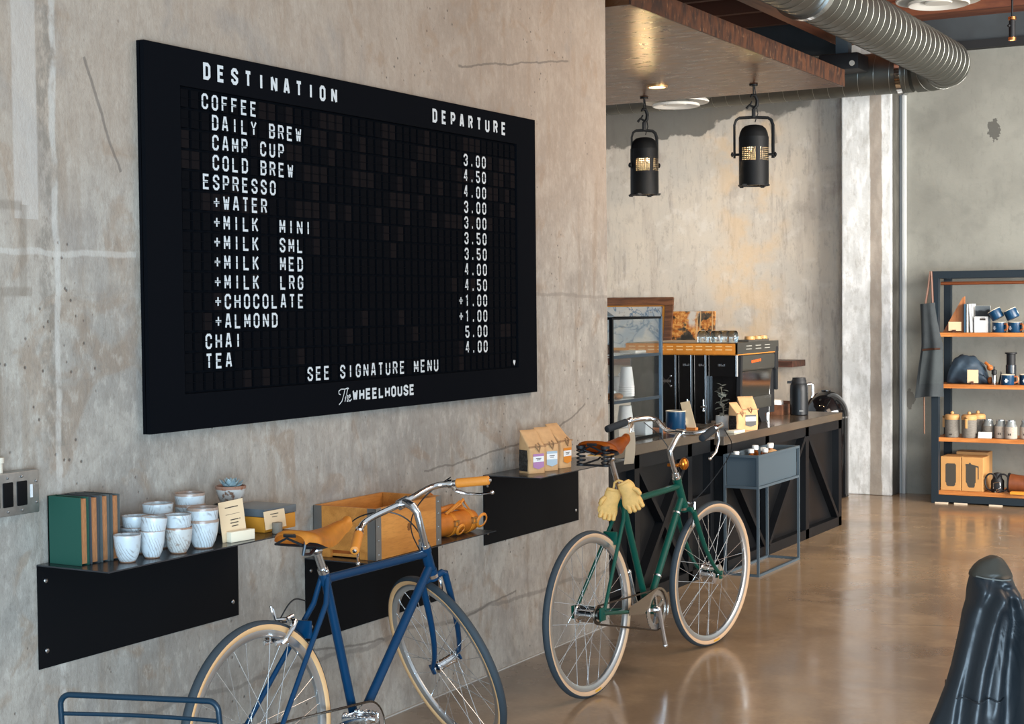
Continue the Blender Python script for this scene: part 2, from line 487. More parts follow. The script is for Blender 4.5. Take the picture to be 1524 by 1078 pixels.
def mat_soffit():
    m, t, p = nt('glossy_strand_board')
    g = NG(t)
    d, col = g.voro(30, sc=(.35, 1.0, 1))
    sep = t.nodes.new('ShaderNodeSeparateColor'); t.links.new(col, sep.inputs[0])
    n = g.noise(14, 5, sc=(.5, 1, 1))
    c = g.mix(sep.outputs[0], lin('#402410'), lin('#5e3a1d'))
    c = g.mix(g.m('MULTIPLY', g.ss(n, .55, .72), .55), c, lin('#8a6440'))
    c = g.mix(g.m('MULTIPLY', g.ss(g.noise(2, 4), .5, .7), .35), c, lin('#6e5140'))
    t.links.new(c, p.inputs['Base Color'])
    t.links.new(g.m('ADD', .17, g.m('MULTIPLY', n, .26)), p.inputs['Roughness'])
    p.inputs['Specular IOR Level'].default_value = .22
    t.links.new(g.bump(n, .03, .004), p.inputs['Normal'])
    return m

def mat_speckle(name, base, rim, speck='#6b5a4c', amt=.45, rim0=.05, scr=True):
    """stoneware glaze: pale with brown breaks; rim0 = height where the rim turns brown"""
    m, t, p = nt(name)
    g = NG(t)
    n = g.noise(55, 5); big = g.noise(16, 4)
    c = g.mix(g.m('MULTIPLY', g.ss(n, .53, .64), amt), lin(base), lin(speck))
    c = g.mix(g.m('MULTIPLY', g.ss(big, .55, .72), amt * .6), c, lin('#9d8d7e'))
    if scr:
        wv = t.nodes.new('ShaderNodeTexWave'); wv.inputs['Scale'].default_value = 42; wv.inputs['Distortion'].default_value = 2.5
        mp = t.nodes.new('ShaderNodeMapping'); mp.inputs['Rotation'].default_value = (.7, .3, .2)
        t.links.new(g.tc.outputs['Object'], mp.inputs[0]); t.links.new(mp.outputs[0], wv.inputs['Vector'])
        k = g.m('MULTIPLY', g.ss(wv.outputs['Fac'], .78, .95), g.ss(g.noise(14, 2, off=(3, 5, 1)), .5, .58))
        c = g.mix(g.m('MULTIPLY', k, .6), c, lin('#6f665f'))
    zz = g.m('ADD', g.z, g.m('MULTIPLY', g.m('SUBTRACT', g.noise(30, 3), .5), .006))
    c = g.mix(g.m('MULTIPLY', g.ss(zz, rim0 - .0015, rim0 + .0012), .8), c, lin(rim))
    c = g.mix(g.m('MULTIPLY', g.ss(zz, .0055, .0025), .9), c, lin('#8a5f3e'))
    t.links.new(c, p.inputs['Base Color'])
    p.inputs['Roughness'].default_value = .32
    t.links.new(g.bump(n, .1, .002), p.inputs['Normal'])
    return m
# ---------------------------------------------------------------- shared materials
BLACK = mat('black_steel', '#080a0d', .6, .0, spec=.15, bump=.04, bscale=90)
BLACKMAT = mat('matt_black', '#111215', .6)
STEEL = mat('brushed_aluminium', '#c9cbcd', .26, 1.0)
CHROME = mat('polished_steel', '#dcdee0', .12, 1.0)
GALV = mat('galvanised_steel', '#a3a6a6', .42, 1.0, var=.14, vscale=14)
KRAFT = mat('kraft_paper', '#c3996b', .75, var=.07, vscale=30, bump=.15, bscale=50)
CREAM = mat('cream_card', '#e4d7bd', .7)
PAPERTAN = mat('tan_card', '#d8bd98', .7)
WHITE = mat('white_plastic', '#e2e2e0', .4)
RUBBER = mat('black_rubber', '#22272b', .75, bump=.1, bscale=120)
INK = mat('dark_ink', '#3a322c', .7)
GLASS = mat('clear_glass', '#f4f8fa', .02, trans=1.0, ior=1.3, spec=.5)
GREYMETAL = mat('blue_grey_powder_coat', '#434f57', .5, spec=.35)
NAVYFRAME = mat('slate_frame_steel', '#1d262d', .5, spec=.3)
SHELFWOOD = mat_wood('oiled_shelf_wood', '#a8642c', '#c98243', axis=0, scale=9, rough=.45)
DARKWOOD = mat_wood('dark_stained_wood', '#3a241a', '#57352a', axis=0, scale=9, rough=.5)
ORANGELEATHER = mat('honey_leather', '#c2731f', .45, var=.12, vscale=25, bump=.12, bscale=70)

# ---------------------------------------------------------------- setting
b = B(); b.box(-5, 7, -2.5, 13.0, -.1, 0)
struct('floor', b, mat_floor(), smooth=False)

b = B(); b.box(-5, 0, -2.0, 7.0, 0, 4.2)
struct('wall_left', b, mat_wall_left(), smooth=False)

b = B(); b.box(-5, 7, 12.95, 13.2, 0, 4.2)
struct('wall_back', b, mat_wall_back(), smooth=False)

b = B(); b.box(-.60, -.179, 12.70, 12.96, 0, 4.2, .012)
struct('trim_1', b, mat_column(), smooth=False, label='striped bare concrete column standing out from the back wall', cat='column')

# conduit in the corner beside the column
b = B(); b.box(-.150, -.122, 12.90, 12.955, 0, 3.4, .006)
b.box(-.179, -.150, 12.935, 12.955, 0, 3.4)
struct('trim_2', b, mat('pale_conduit', '#aeb0af', .5), label='pale vertical conduit in the corner beside the column', cat='trim')

b = B(); b.box(.0, .012, -2, 6.98, 0, .005)
struct('baseboard_left', b, mat('pale_sealant', '#a7a39c', .8), smooth=False)

# dark upper band of the back wall and its ledge
b = B(); b.box(-3.4, 7, 12.90, 12.95, 3.70, 4.1)
struct('trim_3', b, mat('charcoal_board', '#3a3f42', .7, var=.2, vscale=3), smooth=False)
b = B(); b.box(.2, 7, 12.86, 12.95, 3.635, 3.70)
struct('trim_4', b, mat('black_ledge', '#17181a', .7), smooth=False)

# timber ceiling deck with joists and one big beam
deck = mat_wood('red_brown_deck_boards', '#5a2f1c', '#84492b', axis=0, scale=5, rough=.6, stretch=6)
b = B()
y = 5.0
while y < 12.9:
    b.box(-5, 7, y, y + .125, 4.02 + .012 * (int(y * 8) % 2), 4.2); y += .132
struct('ceiling', b, deck, smooth=False)
b = B()
yy = 6.6
while yy < 12.7:
    b.box(-3.0, -.64, yy, yy + .06, 3.86, 4.02); yy += .62
struct('trim_5', b, mat('dark_joist', '#4f2d1d', .65), smooth=False)
b = B(); b.box(-.62, -.30, 4.5, 12.7, 3.72, 4.02, .006)
struct('trim_6', b, mat_wood('red_brown_beam', '#7a4630', '#96603f', axis=1, scale=5, rough=.55), label='red brown timber ceiling beam left of the big duct', cat='beam')
b = B(); b.box(-.2, 7, 12.62, 12.9, 3.90, 4.02)
struct('trim_7', b, mat_wood('red_brown_plate', '#5a3020', '#7c4a2f', axis=0, scale=5, rough=.55), smooth=False)

# dropped soffit over the coffee bar
t = thing('soffit', 'glossy brown strand board soffit dropped over the coffee bar', 'soffit', (-1.8, 9.0, 3.13))
b = B(); b.box(-2.4, 1.79, -1.7, 1.87, 0, .06)
obj('panel', b, mat_soffit(), t, smooth=False)
m, tt, p = nt('rough_copper_fascia'); g = NG(tt)
c = g.mix(g.ss(g.noise(26, 6, sc=(1, 1, .35)), .35, .62), lin('#24120a'), lin('#4a2915'))
c = g.mix(g.m('MULTIPLY', g.ss(g.noise(70, 2, sc=(1, 1, .3)), .64, .7), .6), c, lin('#8a6546'))
tt.links.new(c, p.inputs['Base Color']); p.inputs['Roughness'].default_value = .55
b = B(); b.box(1.79, 1.80, -1.7, 1.875, 0.0, .118)
obj('fascia', b, m, t, smooth=False)

# ---------------------------------------------------------------- ducts
DUCT = mat('spiral_duct_steel', '#6a6b66', .48, 1.0, var=.12, vscale=6)
def spiral_duct(name, label, pts, r, pitch, parent=None):
    """pts: dense polyline; raised seam rings follow it"""
    P = [Vector(q) for q in pts]
    t = thing(name, label, 'duct', tuple(P[0]))
    o = P[0]
    b = B(); b.tube([q - o for q in P], r, 32, caps=True)
    body = obj('duct_body', b, DUCT, t)
    b = B(); acc = 0.0
    for i in range(len(P) - 1):
        seg = (P[i + 1] - P[i]); L = seg.length; d = seg / L
        while acc < L:
            c = P[i] + d * acc - o
            u = d.orthogonal().normalized(); w = d.cross(u)
            ring = [c + (u * math.cos(2 * PI * k / 32) + w * math.sin(2 * PI * k / 32)) * (r + .001) + d * (pitch * .12 * math.sin(2 * PI * k / 32)) for k in range(32)]
            b.tube(ring, .0022, 6, closed=True)
            acc += pitch
        acc -= L
    obj('seam_rings', b, mat('duct_seam', '#8f908a', .42, 1.0), t)
    return t
zc = 3.42
elbow = [(.42 - .30 + .30 * math.sin(a), 12.38 - .30 + .30 * math.cos(a), zc) for a in [PI / 2 * k / 10 for k in range(11)]]
t = spiral_duct('ventilation_duct', 'big galvanised spiral duct running towards the back wall under the ceiling', [(.42, 4.2, zc)] + [(.42, 4.2 + i * .5, zc) for i in range(1, 16)] + elbow[::-1], .168, .125)
b = B()
for yv in (8.75, ):
    b.lathe([(.17, -.03), (.19, -.03), (.19, .03), (.17, .03)], 32, (0, yv - 4.2, 0), (0, 1, 0))
obj('flange', b, CHROME, t)
t2 = spiral_duct('ventilation_duct', 'horizontal galvanised spiral duct along the back wall behind the soffit', [(-3.2, 12.38, zc)] + [(-3.2 + .3 * i, 12.38, zc) for i in range(1, 11)] + [(.08, 12.38, zc)], .165, .125)
b = B(); b.lathe([(.165, -.02), (.185, -.02), (.185, .02), (.165, .02)], 32, (3.2, 0, 0), (1, 0, 0))
obj('flange', b, CHROME, t2)

def diffuser(loc, r, label, stem):
    t = thing('air_diffuser', label, 'air vent', loc, group=None)
    b = B()
    b.lathe([(r * .95, .055), (r, .04), (r * .98, .03), (r * .80, .045), (r * .62, .075), (r * .58, .08), (r * .60, .085), (r * .82, .06), (r * .95, .055)], 48)
    obj('outer_cone', b, WHITEPAINT, t)
    b = B()
    b.lathe([(r * .70, .02), (r * .72, .005), (r * .69, 0), (r * .5, .015), (r * .33, .045), (r * .33, .05), (r * .52, .03), (r * .70, .02)], 48)
    obj('inner_cone', b, WHITEPAINT, t)
    b = B()
    b.lathe([(0, .012), (r * .3, .012), (r * .32, .02), (r * .29, .03), (0, .03)], 32)
    obj('centre_disc', b, WHITEPAINT, t)
    b = B(); b.cyl((0, 0, .03), (0, 0, stem), r * .28, n=20); b.cyl((0, 0, .08), (0, 0, stem), r * .56, n=28)
    obj('neck', b, mat('diffuser_neck', '#8d8d88', .6), t)
    return t
WHITEPAINT = mat('white_paint', '#d9d5cc', .5)
diffuser((.575, 11.22, 3.70), .30, 'white round ceiling diffuser above the big spiral duct', .34)
d2 = diffuser((-1.62, 11.62, 3.18), .265, 'white round diffuser beneath the soffit edge by the left pendant lamp', .06)
b = B(); b.tube([(0, 0, .09), (0, 0, .16), (0, .04, .22), (0, .10, .24), (0, .602, .24)], .12, 20); obj('branch_duct', b, DUCT, d2)

# recessed downlight in the soffit
t = thing('downlight', 'small lit downlight recessed in the brown soffit', 'lamp', (-1.11, 10.11, 3.118))
b = B(); b.lathe([(.058, .012), (.075, .012), (.075, 0), (.058, 0), (.058, .012)], 28)
obj('trim_ring', b, mat('brass_ring', '#c49a66', .35, .6), t)
b = B(); b.lathe([(0, .004), (.058, .004), (.058, .010), (0, .010)], 24)
obj('lens', b, mat('lit_lens', '#fff0d8', .4, emit='#ffe6c0', estr=9), t)
dl = bpy.data.lights.new('downlight_beam', 'SPOT'); dl.energy = 25; dl.color = (1, .78, .52); dl.spot_size = 1.5; dl.shadow_soft_size = .05
lo = bpy.data.objects.new('downlight_beam', dl); COL.objects.link(lo); lo.location = (-1.11, 10.11, 3.10)

# projector under the ceiling near the soffit end
t = thing('projector', 'black projector hung from the ceiling beside the duct and soffit end', 'projector', (-.36, 12.0, 3.40))
b = B(); b.box(-.16, .16, -.14, .14, 0, .13, .02)
obj('housing', b, BLACKMAT, t)
b = B(); b.lathe([(0, -.006), (.018, -.006), (.022, 0), (.02, .008), (0, .008)], 20, (.11, -.142, .045), (0, -1, 0))
obj('lens', b, mat('pale_lens', '#c9c6bc', .2), t)
b = B(); b.box(-.05, .05, -.05, .05, .13, .34, .004); b.cyl((0, 0, .2), (0, 0, .62), .018)
obj('bracket', b, GREYMETAL, t)

# track spot at the right frame edge
t = thing('spotlight', 'black ceiling spotlight with copper rings at the right edge', 'lamp', (.86, 12.3, 3.56))
b = B(); b.cyl((0, 0, .04), (0, 0, .17), .024, n=20); b.cyl((0, 0, .17), (0, 0, .46), .008, n=8); b.ball((-.02, -.02, .13), .012)
obj('housing', b, BLACKMAT, t)
b = B()
COPPER = mat('copper', '#d99a63', .25, 1.0)
for z0 in (.02, .175):
    b = B(); b.lathe([(.018, z0), (.031, z0), (.031, z0 + .022), (.018, z0 + .022), (.018, z0)], 20); obj('copper_ring', b, COPPER, t)
b = B(); b.lathe([(0, .024), (.018, .024), (.018, .032), (0, .032)], 16)
obj('lens', b, mat('lit_lens_small', '#fff0d8', .4, emit='#ffd9a0', estr=5), t)
# ---------------------------------------------------------------- split-flap menu board
GL = {
 'A': [[(0, 0), (.36, 1), (.64, 1), (1, 0)], [(.2, .3), (.8, .3)]],
 'B': [[(0, 0), (0, 1), (.75, 1), (1, .85), (1, .65), (.8, .52), (1, .4), (1, .15), (.75, 0), (0, 0)], [(0, .52), (.8, .52)]],
 'C': [[(1, .68), (1, .85), (.72, 1), (.28, 1), (0, .85), (0, .15), (.28, 0), (.72, 0), (1, .15), (1, .32)]],
 'D': [[(0, 0), (0, 1), (.68, 1), (1, .84), (1, .16), (.68, 0), (0, 0)]],
 'E': [[(1, 1), (0, 1), (0, 0), (1, 0)], [(0, .52), (.85, .52)]],
 'F': [[(1, 1), (0, 1), (0, 0)], [(0, .52), (.85, .52)]],
 'G': [[(1, .7), (1, .85), (.72, 1), (.28, 1), (0, .85), (0, .15), (.28, 0), (.72, 0), (1, .15), (1, .48), (.55, .48)]],
 'H': [[(0, 0), (0, 1)], [(1, 0), (1, 1)], [(0, .5), (1, .5)]],
 'I': [[(.5, 0), (.5, 1)]],
 'K': [[(0, 0), (0, 1)], [(1, 1), (.12, .45)], [(.35, .6), (1, 0)]],
 'L': [[(0, 1), (0, 0), (1, 0)]],
 'M': [[(0, 0), (0, 1)], [(.02, 1), (.5, .25)], [(.5, .25), (.98, 1)], [(1, 1), (1, 0)]],
 'N': [[(0, 0), (0, 1)], [(0, 1), (1, 0)], [(1, 0), (1, 1)]],
 'O': [[(.28, 0), (0, .15), (0, .85), (.28, 1), (.72, 1), (1, .85), (1, .15), (.72, 0), (.28, 0)]],
 'P': [[(0, 0), (0, 1), (.75, 1), (1, .85), (1, .6), (.75, .45), (0, .45)]],
 'R': [[(0, 0), (0, 1), (.75, 1), (1, .85), (1, .63), (.75, .5), (0, .5)], [(.62, .5), (1, 0)]],
 'S': [[(1, .72), (1, .85), (.72, 1), (.28, 1), (0, .85), (0, .66), (1, .34), (1, .15), (.72, 0), (.28, 0), (0, .15), (0, .28)]],
 'T': [[(0, 1), (1, 1)], [(.5, 1), (.5, 0)]],
 'U': [[(0, 1), (0, .15), (.28, 0), (.72, 0), (1, .15), (1, 1)]],
 'W': [[(0, 1), (.24, 0)], [(.24, 0), (.5, .8)], [(.5, .8), (.76, 0)], [(.76, 0), (1, 1)]],
 'Y': [[(0, 1), (.5, .48), (1, 1)], [(.5, .5), (.5, 0)]],
 '0': [[(.28, 0), (0, .15), (0, .85), (.28, 1), (.72, 1), (1, .85), (1, .15), (.72, 0), (.28, 0)]],
 '1': [[(.15, .82), (.55, 1), (.55, 0)]],
 '3': [[(0, .74), (0, .85), (.28, 1), (.72, 1), (1, .85), (1, .66), (.75, .52), (1, .38), (1, .15), (.72, 0), (.28, 0), (0, .15), (0, .26)], [(.4, .52), (.75, .52)]],
 '4': [[(.72, 0), (.72, 1), (.55, 1), (0, .3), (1, .3)]],
 '5': [[(1, 1), (0, 1), (0, .55), (.7, .55), (1, .42), (1, .15), (.72, 0), (.28, 0), (0, .15), (0, .26)]],
 '+': [[(.5, .16), (.5, .84)], [(-.10, .5), (1.10, .5)]],
 '.': [[(.36, .06), (.64, .06)]],
}
def text(b, s, y0, z0, w, h, pitch, t, x):
    """condensed block capitals on the plane x, reading along +y; y0 left edge, z0 baseline"""
    for i, ch in enumerate(s):
        if ch == ' ': continue
        ya = y0 + i * pitch
        for si, st in enumerate(GL[ch]):
            xx = x + .00025 * si
            tt = t * (1.25 if ch == '.' else .9 if ch == '+' else .92 if ch in 'MW' else 1)
            P = [(ya + t / 2 + px * (w - t), z0 + t / 2 + pz * (h - t)) for px, pz in st]
            cl = P[0] == P[-1] and len(P) > 3
            b.ribbon(P[:-1] if cl else P, tt, lambda y, z: (xx, y, z), cl)

BW, BH, BT = 2.529, 1.224, .030
BY, BZ = 3.676, 1.208
t = thing('menu_board', 'large black split flap DESTINATION and DEPARTURE menu board on the concrete wall', 'menu board', (0.0015, BY, BZ))
LET = mat('white_flap_print', '#c3c7c8', .55)
FRAME = mat('matt_black_board_face', '#0a0b0e', .75, spec=.02)
b = B()
gy0, gz0, NC, NR, PC, PR = 3.846 - BY, 1.329 - BZ, 44, 15, .04974, .06517
gy1, gz1 = gy0 + NC * PC, gz0 + NR * PR
# casing: back box plus a face with the flap window cut out
b.box(0, .014, 0, BW, 0, BH)
for a in ((0, gy0 - .006, 0, BH), (gy1, BW, 0, BH), (gy0 - .006, gy1, 0, gz0 - .004), (gy0 - .006, gy1, gz1 + .004, BH)):
    b.box(.012, BT, *a)
obj('casing', b, mat('black_casing', '#0a0c10', .75, spec=.03), t, smooth=False)
flapmats = [mat('flap_black', '#0a0b0e', .7, spec=.02), mat('flap_worn', '#151213', .7, spec=.03), mat('flap_gap', '#050506', .8, spec=.02)]
b = B()
for r in range(NR):
    for c in range(NC):
        ya, za = gy0 + c * PC, gz0 + r * PR
        b.mi = 1 if rnd.random() < (.3 if r > 8 else .06) else 0
        b.box(.012, .0255, ya + .001, ya + .0365, za + .004, za + .031)
        b.box(.012, .0255, ya + .001, ya + .0365, za + .033, za + .060)
b.mi = 2
obj('flap_panel', b, flapmats, t, smooth=False)
b = B()
for r in range(NR):
    z = gz0 + r * PR + .032
    b.box(.0262, .0268, gy0, gy1, z - .0010, z + .0010)
obj('hinge_rods', b, FRAME, t, smooth=False)
rows = ['  COFFEE', '   DAILY BREW', '   CAMP CUP', '   COLD BREW', '  ESPRESSO', '   +WATER', '   +MILK  MINI', '   +MILK  SML', '   +MILK  MED', '   +MILK  LRG', '   +CHOCOLATE', '   +ALMOND', '  CHAI', '  TEA', '             SEE SIGNATURE MENU']
price = [None, ' 3.00', ' 4.50', ' 4.00', ' 3.00', ' 3.00', ' 3.50', ' 3.50', ' 4.00', ' 4.50', '+1.00', '+1.00', ' 5.00', ' 4.00', None]
for r in range(NR):
    zb = gz0 + (NR - 1 - r) * PR + .007
    b = B(); text(b, rows[r], gy0 + .002, zb, .0318, .0505, PC, .0078, .0259)
    o = obj('menu_line', b, LET, t, smooth=False, recalc=False); o['label'] = 'white line reading ' + rows[r].strip()
    if price[r]:
        b = B(); text(b, price[r], gy0 + 34 * PC + .002, zb, .0318, .0505, PC, .0078, .0259)
        o = obj('price', b, LET, t, smooth=False, recalc=False); o['label'] = 'price ' + price[r].strip() + ' beside ' + rows[r].strip()
b = B()
hy, hz = gy0 + 43 * PC + .018, gz0 + .02
hp = [(hy + .0085 * 1.15 * math.sin(a) ** 3, hz + .0009 * (13 * math.cos(a) - 5 * math.cos(2 * a) - 2 * math.cos(3 * a) - math.cos(4 * a))) for a in [2 * PI * k / 28 for k in range(28)]]
b.f([b.v((.0259, p[0], p[1])) for p in hp])
obj('heart_mark', b, LET, t, smooth=False)
b = B(); text(b, 'DESTINATION', 3.952 - BY, 2.343 - BZ, .0355, .0555, .0702, .0112, BT + .0008)
o = obj('header', b, LET, t, smooth=False, recalc=False); o['label'] = 'white DESTINATION heading'
b = B(); text(b, 'DEPARTURE', 5.342 - BY, 2.339 - BZ, .0355, .0555, .0698, .0112, BT + .0008)
o = obj('header', b, LET, t, smooth=False, recalc=False); o['label'] = 'white DEPARTURE heading'
b = B(); text(b, 'WHEELHOUSE', 4.763 - BY, 1.250 - BZ, .033, .0425, .0431, .0092, BT + .0008)
# script "The" before it
sy, sz = 4.675 - BY, 1.250 - BZ
def scr(pts, w=.0035):
    b.ribbon([(sy + p[0] * .08, sz + p[1] * .05) for p in pts], w, lambda y, z: (BT + .0008, y, z))
scr([(.15, .55), (.02, .62), (.02, .82), (.2, .95), (.5, .93), (.75, 1.0), (.8, .92)])
scr([(.5, .92), (.4, .5), (.25, .05), (.02, -.18)])
scr([(.72, .95), (.62, .5), (.48, .0)], .004)
scr([(.5, .25), (.62, .48), (.72, .42), (.66, .02), (.76, .02)], .004)
scr([(.76, .22), (.92, .35), (.9, .48), (.8, .42), (.78, .12), (.88, .0), (1.02, .15)], .004)
o = obj('shop_name', b, LET, t, smooth=False, recalc=False); o['label'] = 'The WHEELHOUSE lettering below the flaps'
# ---------------------------------------------------------------- folded steel wall shelves
SHELFTOP = mat('hot_rolled_steel', '#24272b', .24, .0, spec=.8, var=.2, vscale=9)
BOLT = mat('bolt_head', '#a8abad', .3, 1.0)
SZ = .865
def shelf(y0, ztop, label, length=.895, drop=.305, depth=.28):
    t = thing('wall_shelf', label, 'shelf', (0, y0, ztop), group='folded black steel shelves on the concrete wall')
    b = B(); b.box(.001, .005, 0, length, -drop, -.004)
    obj('back_plate', b, BLACK, t, smooth=False)
    b = B(); b.box(.001, depth, 0, length, -.004, 0)
    obj('shelf_plate', b, SHELFTOP, t, smooth=False)
    for y, z in ((.03, -.05), (.03, -.255), (length - .03, -.255), (length - .03, -.05)):
        b = B(); b.ball((.006, y, z), .008, (.5, 1, 1), 12, 6)
        obj('bolt', b, BOLT, t)
    return t
shelf(3.226, SZ, 'black folded steel shelf with books and stoneware cups, nearest of the wall shelves')
shelf(4.497, .699, 'lower black folded steel shelf behind the blue bicycle, holding the wooden crate')
shelf(5.765, .872, 'black folded steel shelf with the kraft coffee bags, beside the green bicycle')

# ---------------------------------------------------------------- books
BG = [mat('green_book_cloth', '#17463a', .6), mat('charcoal_book_cloth', '#3a3f42', .6), mat('slate_book_cloth', '#4d5150', .6), mat('grey_book_cloth', '#474c4b', .6)]
PAGES = mat('brown_page_edges', '#a06a42', .8, var=.2, vscale=60, stretch=(1, 12, 1))
TOPP = mat('pale_page_tops', '#b7a98e', .8)
def book(y, thick, h, d, cover, label, x0=.012, lean=0):
    t = thing('book', label, 'book', (x0, y, SZ + .0005), rot=(lean, 0, 0), group='upright books at the left end of the shelf')
    b = B()
    b.box(0, d, 0, .004, 0, h); b.box(0, d, thick - .004, thick, 0, h); b.box(0, .005, 0, thick, 0, h)
    obj('cover', b, cover, t, smooth=False)
    b = B(); b.box(.005, d - .006, .004, thick - .004, .004, h - .005)
    obj('page_block', b, PAGES, t, smooth=False)
book(3.262, .034, .196, .128, BG[0], 'green cloth bound book at the left end of the shelf, its green cover facing out')
book(3.301, .034, .195, .130, BG[1], 'second book from the green one, charcoal cover and brown page edges')
book(3.340, .032, .195, .134, BG[2], 'third book along, slate cover, between two other upright books')
book(3.377, .033, .193, .139, BG[3], 'grey book nearest the cups, last of the upright row')

# ---------------------------------------------------------------- stoneware cups
CG = 'white stoneware cups stacked on the shelf'
GLZ = [mat_speckle('glaze_pale', '#bcc3c6', '#8d6a4f', '#8a8078', amt=.22, rim0=.0795), mat_speckle('glaze_scratched', '#b8bfc2', '#7d5f4a', '#857a72', amt=.3, rim0=.0795), mat_speckle('glaze_rusty', '#b8b8b4', '#8a5a38', '#7c5a42', amt=.6, rim0=.074)]
def cup_mesh(r, h, m):
    b = B()
    b.lathe([(0, 0), (r * .55, 0), (r * .60, .004), (r * .80, h * .25), (r * .93, h * .55), (r * .98, h * .85), (r, h - .002), (r * .985, h), (r * .93, h - .001), (r * .90, h * .8), (r * .83, h * .45), (r * .6, h * .12), (0, h * .08)], 28, wob=.012)
    return mesh_from('stoneware_cup', b, m)
def cup(me, x, y, z, label, rz=0):
    o = link('stoneware_cup', me, None, (x, y, z), (0, 0, rz))
    return tag(o, label, 'cup', CG)
S0 = SZ + .0005
cA = cup_mesh(.0395, .0805, GLZ[1]); cB = cup_mesh(.0385, .0815, GLZ[0]); cC = cup_mesh(.042, .079, GLZ[2]); cD = cup_mesh(.048, .088, GLZ[0]); cF = cup_mesh(.047, .082, GLZ[1])
cup(cA, .205, 3.382, S0, 'scratched white cup standing alone in front, nearest the books')
cup(cB, .215, 3.474, S0, 'lower plain cup of the second front stack from the books', 1)
o = cup(cB, .215, 3.474, S0 + .040, 'pale rimmed cup nested tilted on the second front stack from the books', .5)
o.rotation_euler = (0.0, .10, 1.0)
cup(cC, .225, 3.578, S0, 'rust speckled brown rimmed cup at the bottom of the third front stack', .6)
cup(cA, .225, 3.578, S0 + .036, 'white cup nested in the rust speckled cup of the third front stack', 2)
cup(cD, .225, 3.690, S0, 'large white cup at the bottom of the front stack nearest the tan card', 1)
cup(cD, .225, 3.690, S0 + .037, 'large white cup nested on top of the front stack nearest the tan card', 2.5)
cup(cF, .115, 3.512, S0 + .0005, 'lower white cup in the back row beside the books', 1.5)
cup(cA, .115, 3.512, S0 + .034, 'upper scratched white cup in the back row just right of the books', .2)
cup(cF, .105, 3.622, S0, 'bottom cup of the middle back stack of white cups', 2.2)
cup(cF, .105, 3.622, S0 + .029, 'middle cup of the middle back stack of white cups', 0.7)
cup(cF, .105, 3.622, S0 + .058, 'brown rimmed top cup of the middle back stack', 3)
cup(cD, .10, 3.775, S0, 'bottom cup of the tallest stack by the succulent pot', 3.3)
cup(cD, .10, 3.775, S0 + .032, 'middle cup of the tallest stack by the succulent pot', 1.2)
cup(cD, .10, 3.775, S0 + .066, 'top cup of the tallest white cup stack', .3)
GREYGLZ = mat_speckle('glaze_grey', '#6f7472', '#54483e', amt=.6, rim0=.09)
b = B(); b.lathe([(0, 0), (.030, 0), (.047, .02), (.052, .06), (.049, .096), (.046, .098), (.044, .09), (.046, .06), (.038, .02), (0, .012)], 28, wob=.01)
tag(obj('stoneware_bowl', b, GREYGLZ, None, (.105, 3.955, S0)), 'dark grey speckled pot under the succulent, behind the tan card', 'pot')
# succulent
t = thing('potted_succulent', 'small blue grey succulent in a speckled brown rimmed pot, behind the tan card', 'plant', (.105, 3.968, S0 + .0985))
b = B(); b.lathe([(0, 0), (.030, 0), (.036, .008), (.047, .036), (.0505, .056), (.0485, .058), (.046, .056), (.043, .038), (.034, .012), (0, .008)], 28, wob=.012)
obj('pot', b, mat_speckle('glaze_rusty_pot', '#b2aea8', '#8a5232', '#6d4c38', amt=.95, rim0=.047, scr=False), t)
b = B(); b.lathe([(0, .048), (.044, .048), (.044, .044), (0, .044)], 20)
obj('soil', b, mat('gravel_soil', '#4b4038', .9, var=.4, vscale=120), t)
LEAFM = mat('succulent_leaf', '#70848a', .55, col2='#98a9ab', vscale=40)
for k in range(22):
    a = k * 2.4; lv = k / 21
    L = .055 - .028 * lv; el = .25 + 1.05 * lv
    b = B()
    def leaf(u, v, a=a, L=L, el=el):
        s = v; w = .013 * (math.sin(PI * min(1, s * .9 + .08)) ** .7) * (1 - .2 * s)
        th = 2 * PI * u
        lx = L * s; ly = w * math.cos(th); lz = .0035 * math.sin(th) * math.sin(PI * min(1, s * .95 + .03)) + .008 * s * s
        x = lx * math.cos(el) - lz * math.sin(el); z = lx * math.sin(el) + lz * math.cos(el)
        return (x * math.cos(a) - ly * math.sin(a), x * math.sin(a) + ly * math.cos(a), .047 + z)
    b.grid(leaf, 8, 7, cu=True)
    obj('leaf', b, LEAFM, t)
# tan card in a cream block
def ink_lines(b, rows, x, tilt=0):
    for (y0, y1, z, h) in rows:
        b.box(x, x + .0004, y0, y1, z, z + h)
t = thing('menu_card', 'tan printed card standing in a cream block on the first wall shelf', 'card', (.225, 3.845, S0), rz=-.12)
b = B(); b.M = Matrix.Rotation(-.10, 4, 'Y') @ Matrix.Rotation(.05, 4, 'X'); b.box(-.0012, 0, -.055, .050, .002, .128); obj('card', b, PAPERTAN, t, smooth=False)
b = B(); b.M = Matrix.Rotation(-.10, 4, 'Y') @ Matrix.Rotation(.05, 4, 'X')
ink_lines(b, [(-.030, .026, .106, .003), (-.012, .022, .066, .003), (.026, .030, .066, .003), (-.014, .020, .056, .003), (-.010, .018, .046, .003), (-.03, .03, .085, .001)], .0004)
obj('printed_lines', b, INK, t, smooth=False)
b = B(); b.box(.002, .024, -.042, .060, 0, .033, .002); obj('holder', b, CREAM, t)
